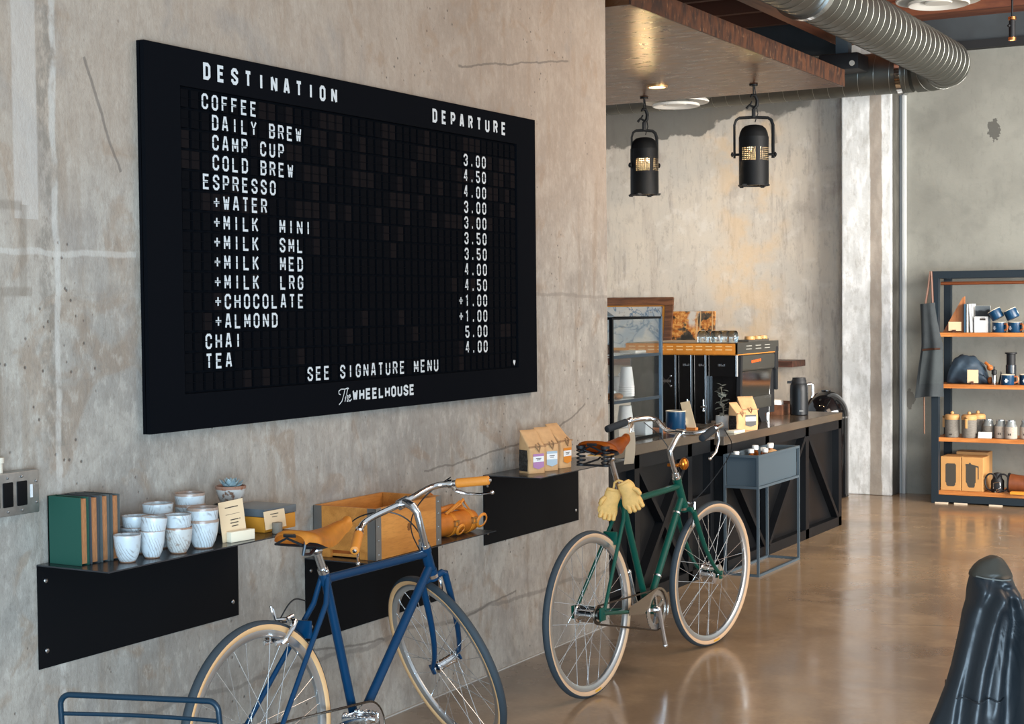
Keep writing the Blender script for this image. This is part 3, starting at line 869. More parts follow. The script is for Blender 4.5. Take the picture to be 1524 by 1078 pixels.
# flat stack behind: boxes and a second card
t = tag(obj('flat_box', (lambda b: b.box(-.085, .085, -.083, .083, 0, .050, .003))(B()), mat('amber_box', '#c9862a', .5), None, (.12, 4.097, S0)), 'amber yellow box lying flat at the right end of the first shelf', 'box')
t = tag(obj('book', (lambda b: b.box(-.09, .09, -.085, .085, 0, .026, .004))(B()), [mat('dark_grey_cover', '#565c60', .35, coat=.4)], None, (.117, 4.099, S0 + .0505)), 'dark grey book lying flat on the amber box', 'book')
t = thing('name_card', 'cream card held by a small grey cylinder in front of the amber box', 'card', (.238, 4.035, S0))
b = B(); b.M = Matrix.Rotation(-.15, 4, 'Y'); b.box(-.001, 0, -.052, .056, .016, .075); obj('card', b, PAPERTAN, t, smooth=False)
b = B(); b.M = Matrix.Rotation(-.15, 4, 'Y'); ink_lines(b, [(-.02, .022, .062, .0025), (-.012, .014, .053, .002)], .0004); obj('printed_lines', b, INK, t, smooth=False)
b = B(); b.lathe([(0, 0), (.0155, 0), (.017, .002), (.017, .034), (.0155, .036), (0, .036)], 20, (.008, -.006, 0)); obj('holder', b, mat('concrete_holder', '#7d7467', .7), t)

# ---------------------------------------------------------------- wooden crate on the middle shelf
CRATEWOOD = mat_wood('pine_crate_wood', '#b06f2c', '#c9853c', axis=1, scale=8, rough=.55, stretch=7, c3='#9a5f26')
CL, CD, CH = .435, .268, .185
t = thing('wooden_crate', 'open pine crate with steel corner straps on the middle wall shelf', 'crate', (.006, 4.550, .6995))
for nm, q in (('front_panel', (CD - .014, CD, 0, CL, .0, CH)), ('back_panel', (0, .014, 0, CL, 0, CH))):
    b = B(); b.box(*q, .002); obj('side_panel', b, CRATEWOOD, t)
b = B(); b.box(.014, CD - .014, .0, .014, .028, CH, .001); b.box(.014, .07, 0, .014, 0, .028); b.box(CD - .07, CD - .014, 0, .014, 0, .028)
obj('end_panel', b, CRATEWOOD, t)
b = B(); b.box(.014, CD - .014, CL - .014, CL, 0, CH, .002); obj('end_panel', b, CRATEWOOD, t)
b = B(); b.box(.014, CD - .014, .014, CL - .014, .004, .014); obj('bottom_board', b, CRATEWOOD, t)
STRAP = mat('steel_strap', '#9a9c9c', .4, 1.0)
for (x, y, sx, sy) in ((CD, 0, 1, -1), (CD, CL, 1, 1), (0, 0, -1, -1)):
    b = B()
    ya, yb = (y - .0015, y + .034) if sy < 0 else (y - .034, y + .0015)
    xa, xb = (x - .034, x + .0015) if sx > 0 else (x - .0015, x + .034)
    b.box(x if sx > 0 else x - .0015, x + .0015 if sx > 0 else x, ya, yb, .001, CH)
    b.box(xa, xb, y - .0015 if sy < 0 else y, y if sy < 0 else y + .0015, .001, CH)
    for zz in (.02, .07, .12, .165): b.ball(((x + .002 * sx), y - sy * .018, zz), .0035, (.5, 1, 1), 8, 5)
    obj('corner_strap', b, STRAP, t, smooth=False)
# knots
b = B()
def disc(b, x, y, z, ry, rz_):
    b.f([b.v((x, y + ry * math.cos(2 * PI * k / 18) * (1 + .2 * math.sin(3 * k)), z + rz_ * math.sin(2 * PI * k / 18))) for k in range(18)])
disc(b, CD + .0004, .215, .095, .011, .015)
obj('knot', b, mat('wood_knot', '#7a4a1d', .7), t, smooth=False)

# ---------------------------------------------------------------- leather roll bags beside the crate
LEATHERDK = mat('tan_leather', '#b5651d', .42, var=.15, vscale=20, bump=.15, bscale=60)
t = thing('leather_bag', 'tan leather handlebar roll bag with straps, right of the crate', 'bag', (.185, 5.205, .7455), rz=-.10)
b = B()
b.tube([(0, -.165, 0), (0, -.160, 0), (0, -.10, .001), (0, 0, .002), (0, .09, .0), (0, .125, -.001), (0, .130, -.001)], [.030, .044, .0455, .0455, .045, .043, .030], 24)
obj('body', b, LEATHERDK, t)
b = B(); b.lathe([(0, -.004), (.037, -.003), (.039, .004), (0, .004)], 22, (0, -.165, 0), (0, 1, 0)); obj('end_panel', b, mat('dark_leather', '#4a2c17', .5), t)
b = B(); b.lathe([(.0462, -.165), (.0475, -.162), (.0475, -.150), (.0462, -.147)], 28, (0, 0, 0), (0, 1, 0)); obj('end_piping', b, ORANGELEATHER, t)
for y0 in (-.03, .085):
    b = B()
    b.lathe([(.0455, -.009), (.049, -.008), (.049, .008), (.0455, .009)], 28, (0, y0, 0), (0, 1, 0))
    st = obj('strap', b, ORANGELEATHER, t)
    b = B(); b.box(.040, .053, y0 - .013, y0 - .009, -.006, .018); b.box(.040, .053, y0 + .009, y0 + .013, -.006, .018); b.box(.044, .055, y0 - .013, y0 + .013, .014, .018); b.box(.044, .055, y0 - .013, y0 + .013, -.006, -.002)
    obj('buckle', b, mat('brass_buckle', '#b8935a', .35, .9), st, smooth=False)
for y0, z0, ss in ((-.005, -.020, .8), (.135, .0, 1.1)):
    b = B()
    ring = [(.050 + .008 * math.sin(a), y0 + .026 * ss * math.cos(a), z0 + .023 * ss * math.sin(a)) for a in [2 * PI * k / 24 for k in range(24)]]
    b.tube(ring, .0035, 6, closed=True, flat=1.8)
    obj('strap_loop', b, ORANGELEATHER, t)
b = B(); b.tube([(.0, -.12, .048), (.0, -.07, .060), (.0, .0, .066), (.0, .05, .058), (.0, .09, .046)], [.008, .011, .012, .011, .006], 10); obj('handle', b, LEATHERDK, t)
b = B(); b.tube([(.01, -.02, .05), (.02, .03, .075), (.015, .06, .090), (.0, .085, .075), (.01, .11, .04)], .0035, 6, flat=1.8); b.tube([(.02, -.06, .045), (.03, -.02, .07), (.02, .03, .085), (.02, .05, .06)], .0032, 6, flat=1.8); obj('loose_strap', b, ORANGELEATHER, t)
t = thing('leather_bag', 'rounded brown leather pouch against the wall behind the crate end', 'bag', (.062, 5.10, .6995))
b = B(); b.tube([(0, -.05, .10), (0, -.045, .10), (0, .0, .10), (0, .055, .10), (0, .07, .10)], [.04, .058, .062, .058, .04], 20); b.box(-.055, .055, -.04, .06, 0, .09, .02)
obj('body', b, mat('chestnut_leather', '#8a4516', .45, bump=.12, bscale=60), t)
b = B(); b.tube([(.03, .06, .10), (.04, .10, .135), (.045, .13, .12), (.05, .16, .085)], [.006] * 4, 8); b.tube([(.03, .05, .14), (.035, .09, .16), (.04, .12, .14)], [.006] * 3, 8); obj('strap', b, LEATHERDK, t)

# ---------------------------------------------------------------- kraft coffee bags
def coffee_bag(name, loc, rz, w, d, h, label, labcol, sidewin, group, bandcol=None, win=None):
    t = thing(name, label, 'coffee bag', loc, rz, group)
    # w across (y), d deep (x); folded top leaning
    b = B()
    def body(u, v):
        a = 2 * PI * u
        z = h * v
        k = 1 if v < .62 else max(.06, 1 - (v - .62) / .38 * .97)
        bul = 1 + .07 * math.sin(PI * min(1, v / .7)) if v < .7 else 1
        ex = abs(math.cos(a)) ** .35 * (1 if math.cos(a) > 0 else -1); ey = abs(math.sin(a)) ** .35 * (1 if math.sin(a) > 0 else -1)
        wob = 1 + .025 * math.sin(5 * a + 9 * v)
        back = -d * .40 * max(0, (v - .62) / .38)
        return (d / 2 * ex * k * bul * wob + back, w / 2 * ey * (1 if v < .62 else 1 - .10 * (v - .62) / .38) * wob, z)
    V = b.grid(body, 28, 14, cu=True)
    b.f([V[i][0] for i in range(28)]); b.f([V[i][-1] for i in range(28)][::-1])
    obj('paper_body', b, KRAFT, t, angle=50)
    if sidewin:
        b = B(); s = -1
        b.f([b.v((x, s * (w / 2 + .0022), z)) for x, z in ((-d * .36, .01), (d * .38, .01), (d * .42, h * .3), (d * .34, h * .55), (-d * .34, h * .55), (-d * .40, h * .3))])
        obj('side_window', b, mat('coffee_beans_window', '#2a2724', .25, var=.5, vscale=90, bump=.3, bscale=90), t, smooth=False)
    if labcol:
        b = B(); y0, y1 = -w * .30, w * .32; x = d / 2 * 1.075 + .0016
        mats = [mat('label_white', '#dcdcda', .5), mat('label_tint', labcol, .5), INK]
        b.mi = 1
        P = lambda pts: b.f([b.v((x, y, z)) for y, z in pts])
        P([(y0, h * .15), ((y0 + y1) / 2, h * .10), (y1, h * .15), (y1, h * .27), (y0, h * .27)])
        b.mi = 0; P([(y0, h * .27), (y1, h * .27), (y1, h * .40), (y0, h * .40)])
        b.mi = 1; P([(y0, h * .40), (y1, h * .40), (y1, h * .46), (y0, h * .46)])
        x += .0004; b.mi = 2
        for zz, f in ((.345, .5), (.31, .35)): P([(y0 + (y1 - y0) * (.5 - f / 2), h * zz), (y0 + (y1 - y0) * (.5 + f / 2), h * zz), (y0 + (y1 - y0) * (.5 + f / 2), h * (zz + .015)), (y0 + (y1 - y0) * (.5 - f / 2), h * (zz + .015))])
        obj('label', b, mats, t, smooth=False)
    # tin tie with knot
    b = B(); zz = h * .62
    b.box(d * .47, d * .47 + .003, -w * .5, w * .5, zz - .004, zz + .004)
    b.tube([(d * .52, .0, zz + .016), (d * .56, .012, zz + .004), (d * .53, .006, zz - .022), (d * .56, -.008, zz - .004), (d * .52, -.012, zz + .012)], .0035, 6)
    obj('twine_tie', b, mat('brown_twine', '#9a7450', .8), t)
    return t
G3 = 'kraft coffee bags on the third wall shelf'
coffee_bag('coffee_bag', (.150, 5.935, .8725), -.42, .094, .080, .185, 'kraft coffee bag with purple label and dark side window, leftmost on the shelf', '#a5769f', True, G3)
coffee_bag('coffee_bag', (.152, 6.056, .8725), -.42, .094, .080, .188, 'kraft coffee bag with pale blue label, middle of the three', '#9fb2bd', False, G3)
coffee_bag('coffee_bag', (.145, 6.185, .8725), -.15, .095, .095, .195, 'kraft coffee bag with orange label, rightmost beside the green bicycle saddle', '#cf7d22', True, G3)

# ---------------------------------------------------------------- outlet plate on the wall
t = thing('outlet_box', 'steel outlet plate with black sockets on the wall at the left edge', 'outlet', (0, 2.94, 1.025))
b = B(); b.box(0, .05, 0, .256, 0, .122, .004); obj('cover_plate', b, mat('zinc_plate', '#9d9b96', .4, .85, var=.15, vscale=30), t)
for y in (.026, .074, .122, .173):
    b = B(); b.box(.049, .053, y, y + .036, .026, .095, .003)
    o = obj('socket', b, mat('black_socket', '#08090b', .5, spec=.15), t)
    b = B()
    for z in (.013, .108): b.ball((.0515, y + .018, z), .004, (.5, 1, 1), 10, 6)
    obj('screw', b, BOLT, t)
b = B(); b.box(.05, .0515, .222, .230, .045, .082); obj('sticker', b, mat('white_sticker', '#c5c7c6', .6), t, smooth=False)
b = B()
for z in (.03, .09): b.ball((.0515, .244, z), .004, (.5, 1, 1), 10, 6)
obj('screw', b, BOLT, t)
b = B(); b.cyl((.025, .128, .122), (.025, .128, .150), .014); b.cyl((.025, .128, .15), (.025, .128, .165), .018); b.tube([(.025, .128, .165), (.022, .126, .24), (.018, .122, .5)], .006, 8)
obj('conduit', b, mat('pale_conduit_fitting', '#c9bfae', .5), t)
# ---------------------------------------------------------------- bicycles
TREAD = mat('tyre_tread', '#2e373d', .7, bump=.25, bscale=160)
TANWALL = mat('tan_sidewall', '#c9a683', .65)
SPOKE = mat('bright_spoke', '#d2d4d4', .25, .85)
RIMM = mat('silver_rim', '#c6c9ca', .28, .9)
CABLE = mat('black_cable', '#131416', .45)
DARKGRIP = mat('black_foam_grip', '#23272b', .85, bump=.2, bscale=150)
CHAINM = mat('chain_steel', '#5b5147', .4, .9, var=.5, vscale=220)
WR = .34

def wheel_meshes(tan, hub_r, hub_w, drum=.78):
    b = B(); rt_, rc = .016, WR - .016
    sec = [(rc + rt_ * math.cos(a), rt_ * math.sin(a)) for a in [math.radians(q) for q in range(-150, 151, 15)]]
    b.mi = 0; b.lathe(sec[5:16], 96, axis=(1, 0, 0))
    b.mi = 1; b.lathe(sec[:6], 96, axis=(1, 0, 0)); b.lathe(sec[15:], 96, axis=(1, 0, 0))
    bmesh.ops.remove_doubles(b.bm, verts=b.bm.verts[:], dist=.0002)
    tyre = mesh_from('tyre', b, [TREAD, tan], angle=60)
    b = B()
    b.lathe([(.312, -.011), (.313, -.009), (.306, -.007), (.306, .007), (.313, .009), (.312, .011), (.297, .0115), (.289, .006), (.288, 0), (.289, -.006), (.297, -.0115), (.312, -.011)], 96, axis=(1, 0, 0))
    rim = mesh_from('wheel', b, RIMM, angle=40)
    b = B(); hw = hub_w / 2
    b.lathe([(0, -hw - .016), (.006, -hw - .016), (.006, -hw - .002), (hub_r * .6, -hw), (hub_r, -hw + .003), (hub_r, -hw + .007), (hub_r * min(1, drum + .04), -hw + .010), (hub_r * drum, 0), (hub_r * min(1, drum + .04), hw - .010), (hub_r, hw - .007), (hub_r, hw - .003), (hub_r * .6, hw), (.006, hw + .002), (.006, hw + .016), (0, hw + .016)], 28, axis=(1, 0, 0))
    b.lathe([(hub_r * drum, -.004), (hub_r * (drum + .05), -.003), (hub_r * (drum + .05), .003), (hub_r * drum, .004)], 28, axis=(1, 0, 0))
    hub = mesh_from('hub', b, CHROME)
    sp = []
    for side in (-1, 1):
        for ln in (-1, 1):
            b = B(); a0 = ln * 1.0
            b.cyl((side * (hw - .005), -(hub_r - .003) * math.sin(a0), (hub_r - .003) * math.cos(a0)), (side * .003, ln * .02, .290), .0013, n=6)
            sp.append(mesh_from('spoke', b, SPOKE))
    return tyre, rim, hub, sp

def make_wheel(parent, ms, M):
    tyre, rim, hub, sp = ms
    w = link('wheel', rim, parent)
    w.matrix_local = M
    link('tyre', tyre, w); link('hub', hub, w)
    for k in range(28):
        s = link('spoke', sp[(k % 2) * 2 + ((k // 2) % 2)], w)
        s.rotation_euler = (2 * PI * k / 28 + .05, 0, 0)
    return w

def saddle(b, s0, z0, L, wr, drop):
    def top(u, v):
        # v: 0 rear .. 1 nose ; u across
        w = wr * (1 - .0 * v) if v < .18 else wr * max(0, 1 - (v - .18) / .82) ** 1.35 * .80 + (.019 + .001 * v)
        if v < .18: w = (wr * .80 + .019) * (.72 + .28 * math.sin(PI / 2 * v / .18))
        q = (u - .5) * 2
        x = w * math.sin(q * PI / 2 * .98)
        skirt = drop * (abs(q) ** 2.6) * (.75 + .5 * math.sin(PI * min(1, v * 1.02)))
        z = z0 - skirt - .014 * math.sin(PI * min(1, max(0, (v - .1) / .75))) + .010 * (v > .93) * (v - .93) / .07 - (.010 if v < .03 else 0)
        if v > .9: skirt
        return (x, s0 + L * v, z)
    b.grid(top, 17, 26)
    return b

def build_bike(name, label, loc, head, lean, P, paint):
    t = thing(name, label, 'bicycle', loc, rot=(0, math.radians(lean), -math.radians(head)), group=None)
    al = math.radians(P['alpha']); ax = Vector((0, -math.sin(al), math.cos(al)))
    crown = Vector((0, *P['crown'])); top = Vector((0, *P['headtop'])); bb = Vector((0, *P['bb'])); sc = Vector((0, *P['seat'])); hub = Vector((0, 0, .34)); fh = Vector((0, *P['fhub']))
    S = Matrix.Translation(crown) @ Matrix.Rotation(math.radians(P['phi']), 4, ax) @ Matrix.Translation(-crown)
    # frame: one welded piece
    b = B()
    b.cyl(crown + ax * .012, top, .0185, n=16)
    for q in (.012, (top - crown).length - .02): b.cyl(crown + ax * q, crown + ax * (q + .02), .021, n=16)
    tt_h = top + (crown - top) * P.get('ttf', .22); dt_h = top + (crown - top) * .62
    tt_s = Vector((0, *P['ttseat']))
    b.cyl(tt_s, tt_h, .0142, n=14); b.cyl(dt_h, bb, .0158, n=14); b.cyl(bb, sc, .0148, n=14)
    b.cyl(sc - (sc - bb).normalized() * .035, sc, .0175, n=14)
    b.cyl(bb - Vector((.036, 0, 0)), bb + Vector((.036, 0, 0)), .021, n=16)
    for q in (-1, 1):
        drop = hub + Vector((q * .066, .004, .006))
        b.tube([sc + Vector((q * .012, 0, -.012)), sc + Vector((q * .024, -.03, -.09)) * 1.0, drop + Vector((0, .03, .03)) * .4], [.0085, .0088, .0075], 10)
        b.tube([bb + Vector((q * .03, -.012, 0)), bb + (hub - bb) * .35 + Vector((q * .036, 0, 0)), drop], [.010, .009, .008], 10)
        b.box(drop.x - .004, drop.x + .004, -.022, .022, .318, .372, .003)
    br = sc + (hub - sc) * .34
    b.box(-.032, .032, br.y - .006, br.y + .006, br.z - .035, br.z + .02, .004)
    obj('frame', b, paint, t)
    # fork (steered)
    b = B(); b.M = S
    b.cyl(crown - ax * .008, crown + ax * .012, .020, n=16)
    b.tube([crown + Vector((-.050, 0, -.012)), crown + Vector((-.040, 0, 0)), crown + Vector((.040, 0, 0)), crown + Vector((.050, 0, -.012))], [.011, .0125, .0125, .011], 10)
    for q in (-1, 1):
        a0 = crown + Vector((q * .049, 0, -.004)); L = (crown.z - fh.z) / math.cos(al)
        end = fh + Vector((q * P.get('fw', .053), 0, .004)); p1 = crown - ax * (L * .80) + Vector((q * .052, 0, 0))
        bz = [(a0 * (1 - u) ** 2 + p1 * (2 * u * (1 - u)) + end * u * u) for u in [k / 12 for k in range(13)]]
        b.tube(bz, [.0125 - .005 * k / 12 for k in range(13)], 12)
        b.box(end.x - .003, end.x + .003, end.y - .012, end.y + .012, end.z - .022, end.z + .016, .002)
    obj('fork', b, paint, t)
    rear = make_wheel(t, P['wm_rear'], Matrix.Translation(hub))
    front = make_wheel(t, P['wm_front'], S @ Matrix.Translation(fh))
    # headset, crown race
    b = B(); b.cyl(top, top + ax * .012, .0205); b.cyl(top + ax * .012, top + ax * .03, .0175, .015); b.cyl(crown + ax * .002, crown + ax * .014, .0215)
    obj('headset', b, CHROME, t)
    # seat post and saddle
    b = B(); ptop = Vector((0, *P['posttop'])); b.cyl(sc, ptop, .0128); b.cyl(sc - (sc - ptop).normalized() * .0 , sc + (ptop - sc).normalized() * .02, .0172); b.ball(sc + Vector((.018, -.01, .01)), .007)
    b.ball(ptop, .019, (1.1, 1.1, .8))
    obj('seat_post', b, STEEL, t)
    s0, z0, L, wr_, dr = P['saddle']
    b = B(); saddle(b, s0, z0, L, wr_, dr)
    bmesh.ops.solidify(b.bm, geom=b.bm.faces[:], thickness=.004)
    sd = obj('saddle', b, P['leather'], t, recalc=False)
    b = B()
    for q in (-1, 1):
        b.tube([(q * .045, s0 + .02, z0 - .045), (q * .026, s0 + L * .38, z0 - .062), (q * .022, s0 + L * .62, z0 - .058), (q * .008, s0 + L * .95, z0 - .03)], .0042, 8)
    b.tube([(-.045, s0 + .02, z0 - .045), (-.05, s0 - .005, z0 - .04), (0, s0 - .012, z0 - .02), (.05, s0 - .005, z0 - .04), (.045, s0 + .02, z0 - .045)], .004, 8)
    if P.get('loop'):
        b.tube([(.055, s0 + .01, z0 - .028), (.05, s0 - .0, z0 - .07), (.03, s0 + .06, z0 - .078), (.02, s0 + .11, z0 - .062)], .005, 8)
    b.box(-.03, .03, ptop.y - .02, ptop.y + .025, z0 - .072, z0 - .05, .004)
    obj('rails', b, mat('saddle_rail', '#2c3034', .35, .6), sd)
    b = B(); b.box(-.024, .024, s0 + .0005, s0 + .004, z0 - .020, z0 - .008, .002)
    obj('badge', b, mat('dark_badge', '#2a2d30', .4, .5), sd)
    if P.get('springs'):
        for q in (-1, 1):
            b = B()
            pts = [(q * .058 + .017 * math.cos(k * .62), s0 + .012 + .017 * math.sin(k * .62), z0 - .030 - .0016 * k) for k in range(40)]
            b.tube(pts, .0034, 6); b.cyl((q * .058, s0 + .012, z0 - .02), (q * .058, s0 + .012, z0 - .032), .02, n=14); b.cyl((q * .058, s0 + .012, z0 - .095), (q * .058, s0 + .012, z0 - .102), .02, n=14)
            obj('spring', b, BLACKMAT, sd)
        b = B(); b.box(-.075, .075, s0 + .0, s0 + .022, z0 - .104, z0 - .096, .003)
        for q in (-1, 1): b.tube([(q * .058, s0 + .015, z0 - .10), (q * .03, s0 + .10, z0 - .085), (q * .02, s0 + .14, z0 - .06)], .004, 7)
        b.tube([(-.05, s0 + .01, z0 - .035), (0, s0 + .03, z0 - .058), (.05, s0 + .01, z0 - .035)], .0045, 7)
        obj('spring_frame', b, BLACKMAT, sd)
        b = B(); b.box(-.040, .040, s0 + .03, s0 + .12, z0 - .066, z0 - .058, .006); obj('inner_flap', b, mat('pale_leather', '#d19a55', .6), sd)
    # stem and handlebar (steered)
    b = B(); b.M = S
    b.tube([Vector((0, *p)) for p in P['stem']], P['stem_r'], 14)
    cl = Vector((0, *P['stem'][-1])); b.cyl(cl + Vector((-.02, 0, 0)), cl + Vector((.02, 0, 0)), .0185)
    b.ball(cl + Vector((0, -.018, -.004)), .006)
    obj('stem', b, STEEL, t)
    bar = P['bar']      # half bar (x, ds, dz) from the clamp outwards
    pts = [(-x, y, z) for x, y, z in bar[::-1]] + [(x, y, z) for x, y, z in bar[1:]]
    # smooth
    def smooth(p, n=2):
        p = [Vector(q) for q in p]
        for _ in range(n):
            r = [p[0]]
            for i in range(len(p) - 1):
                r += [p[i] * .75 + p[i + 1] * .25, p[i] * .25 + p[i + 1] * .75]
            p = r + [p[-1]]
        return p
    b = B(); b.M = S @ Matrix.Translation(cl)
    b.tube(smooth(pts), .0112, 12)
    hb = obj('handlebar', b, CHROME, t)
    for q in (-1, 1):
        e = Vector((q * bar[-1][0], bar[-1][1], bar[-1][2])); d = (e - Vector((q * bar[-2][0], bar[-2][1], bar[-2][2]))).normalized()
        b = B(); b.M = S @ Matrix.Translation(cl)
        gl = P['grip_len']; gr = P['grip_r']
        prof = [e - d * gl, e - d * (gl - .004), e - d * .006, e + d * .002, e + d * .006]
        b.tube(prof, [gr * .8, gr, gr, gr * .92, gr * .5], 16)
        gobj = obj('grip', b, P['gripm'], hb)
        if P.get('stitch'):
            b = B(); b.M = S @ Matrix.Translation(cl)
            b.cyl(e + d * .004, e + d * .012, .009, .004, 12)
            obj('bar_end', b, CHROME, hb)
        # brake lever
        if q in P['levers']:
            c0 = e - d * (gl + .022)
            lv = P['lever']
            b = B(); b.M = S @ Matrix.Translation(cl)
            b.cyl(c0 - d * .008, c0 + d * .008, .0155, n=14)
            l0 = c0 + Vector((q * lv[0][0], lv[0][1], lv[0][2]))
            LP = [c0, l0] + [c0 + d * f + Vector((q * x_, y_, z_)) for f, x_, y_, z_ in lv[1:]]
            b.tube(LP, [.008, .009, .006, .0055, .005][:len(LP)], 9, flat=.7); b.ball(LP[-1], .0075)
            obj('brake_lever', b, CHROME, hb)
    for pts_, r_, steer in P['cables']:
        b = B()
        if steer: b.M = S @ Matrix.Translation(cl)
        b.tube(smooth(pts_, 3), r_, 6)
        obj('brake_cable', b, CABLE, t)
    # crankset
    cr = bb + Vector((.046, 0, 0)); R0 = .088
    b = B()
    ring = []
    n = 46
    def gear(r_in, r_out, x0, x1, teeth):
        N = teeth * 4
        rad = lambda k: r_out + (.0035 if k % 4 in (1, 2) else 0)
        for k in range(N):
            a, a2 = 2 * PI * k / N, 2 * PI * (k + 1) / N
            p = lambda r, aa, x: b.v((cr.x + x, cr.y + r * math.cos(aa), cr.z + r * math.sin(aa)))
            q = [p(r_in, a, x0), p(r_in, a2, x0), p(rad(k + 1), a2, x0), p(rad(k), a, x0)]
            q2 = [p(r_in, a, x1), p(r_in, a2, x1), p(rad(k + 1), a2, x1), p(rad(k), a, x1)]
            b.f(q[::-1]); b.f(q2); b.f([q[0], q[1], q2[1], q2[0]]); b.f([q[2], q[3], q2[3], q2[2]])
    gear(.062, R0, -.002, .002, 42)
    bmesh.ops.remove_doubles(b.bm, verts=b.bm.verts[:], dist=.0001)
    for k in range(5):
        a = 2 * PI * k / 5 + .5
        b.bar(cr, cr + Vector((0, .066 * math.cos(a), .066 * math.sin(a))), .008, .013)
    b.cyl(cr - Vector((.01, 0, 0)), cr + Vector((.012, 0, 0)), .018)
    ch = obj('chainring', b, STEEL, t)
    ca = math.radians(P['crank'])
    for q in (1, -1):
        e = bb + Vector((q * .066, q * .165 * math.cos(ca), q * .165 * math.sin(ca)))
        st = bb + Vector((q * .056, 0, 0))
        b = B(); b.tube([st, st * .5 + e * .5, e], [.014, .0105, .0105], 12); b.ball(st, .017, (.7, 1, 1)); b.ball(e, .0135, (.8, 1, 1))
        obj('crank_arm', b, STEEL, t)
        if P['pedals']:
            b = B(); pc = e + Vector((q * .06, 0, 0))
            b.cyl(e, e + Vector((q * .10, 0, 0)), .007)
            for yy in (-.033, .033):
                b.box(min(e.x + q * .012, e.x + q * .105), max(e.x + q * .012, e.x + q * .105), e.y + yy - .002, e.y + yy + .002, e.z - .012, e.z + .012, .002)
                for k in range(7): b.box(e.x + q * (.018 + .013 * k) - .002, e.x + q * (.018 + .013 * k) + .002, e.y + yy - .002, e.y + yy + .002, e.z + .011, e.z + .016)
            for xx in (.014, .10): b.box(e.x + q * xx - .003, e.x + q * xx + .003, e.y - .034, e.y + .034, e.z - .010, e.z + .010, .002)
            b.cyl(e + Vector((q * .10, 0, 0)), e + Vector((q * .118, 0, 0)), .012, .009)
            obj('pedal', b, CHROME, t)
    # rear cog and chain
    cog = hub + Vector((.046, 0, 0))
    b = B(); b.lathe([(.012, -.003), (.036, -.002), (.036, .002), (.012, .003)], 36, cog, (1, 0, 0)); b.lathe([(.0, .0), (.020, .001), (.020, .010), (0, .012)], 20, cog, (1, 0, 0))
    obj('rear_cog', b, mat('dark_cog', '#4d4a45', .4, .9), t)
    b = B(); th = math.asin((R0 - .037) / (bb - hub).length); base = math.atan2(bb.z - hub.z, bb.y - hub.y)
    path = []
    for k in range(15):
        a = base + PI / 2 + th - (PI + 2 * th) * k / 14
        path.append((cr.x, cr.y + R0 * math.cos(a), cr.z + R0 * math.sin(a)))
    for k in range(9):
        a = base - PI / 2 - th - (PI - 2 * th) * k / 8
        path.append((cog.x, cog.y + .037 * math.cos(a), cog.z + .037 * math.sin(a)))
    b.tube(path, .0042, 6, closed=True)
    obj('chain', b, CHAINM, t)
    return t, S, cl

def G_world(t, p):
    R = Euler(t.rotation_euler).to_matrix()
    return Vector(t.location) + R @ Vector(p)

GREEN = mat('racing_green_paint', '#084538', .34, spec=.25, coat=.12)
BLUE = mat('deep_blue_paint', '#02304f', .36, spec=.25, coat=.08)
SADG = mat('tan_saddle_leather', '#b45a14', .34, var=.1, vscale=30, bump=.06, bscale=90)
SADB = mat('honey_saddle_leather', '#e2953a', .36, var=.08, vscale=30, bump=.06, bscale=90)
GRIPO = mat('stitched_honey_leather', '#d58430', .5, bump=.2, bscale=140)
wmg_r = wheel_meshes(TANWALL, .039, .098, .84); wmg_f = wheel_meshes(TANWALL, .047, .080, .88)
TAN2 = mat('amber_sidewall', '#d2a574', .6)
wmb_r = wheel_meshes(TAN2, .026, .09); wmb_f = wheel_meshes(TAN2, .022, .088)

PG = dict(alpha=26, crown=(.866, .672), headtop=(.795, .818), bb=(.497, .278), seat=(.290, .785), ttseat=(.300, .760), ttf=.26, fhub=(1.108, .342), phi=-6.5,
          posttop=(.203, .958), saddle=(.052, 1.042, .29, .094, .038), springs=True, leather=SADG,
          stem=[(.80, .800), (.780, .850), (.745, .915), (.735, .945), (.790, 1.0), (.822, 1.020)], stem_r=[.0112, .0112, .0118, .0130, .0125, .014],
          bar=[(0, 0, 0), (.07, .002, .0), (.12, .03, .018), (.165, .055, .045), (.205, .02, .052), (.225, -.07, .045), (.25, -.22, .012)], grip_len=.125, grip_r=.0165, gripm=DARKGRIP, levers=(1, -1),
          lever=[(0, .02, -.015), (.03, .004, .05, -.045), (.06, .006, .045, -.09), (.10, .004, .03, -.105)],
          cables=[([(.215, .02, .03), (.20, .14, -.06), (.10, .12, -.22), (.03, .04, -.33)], .0022, True), ([(-.215, .02, .03), (-.2, .16, -.05), (-.08, .14, -.2), (-.02, .05, -.33)], .0022, True)],
          crank=-77, pedals=False, wm_rear=wmg_r, wm_front=wmg_f)
bike_g, Sg, clg = build_bike('bicycle', 'dark green city bicycle with tan saddle and black grips, standing by the coffee bar', (.565, 5.653, 0), 4.0, -.9, PG, GREEN)
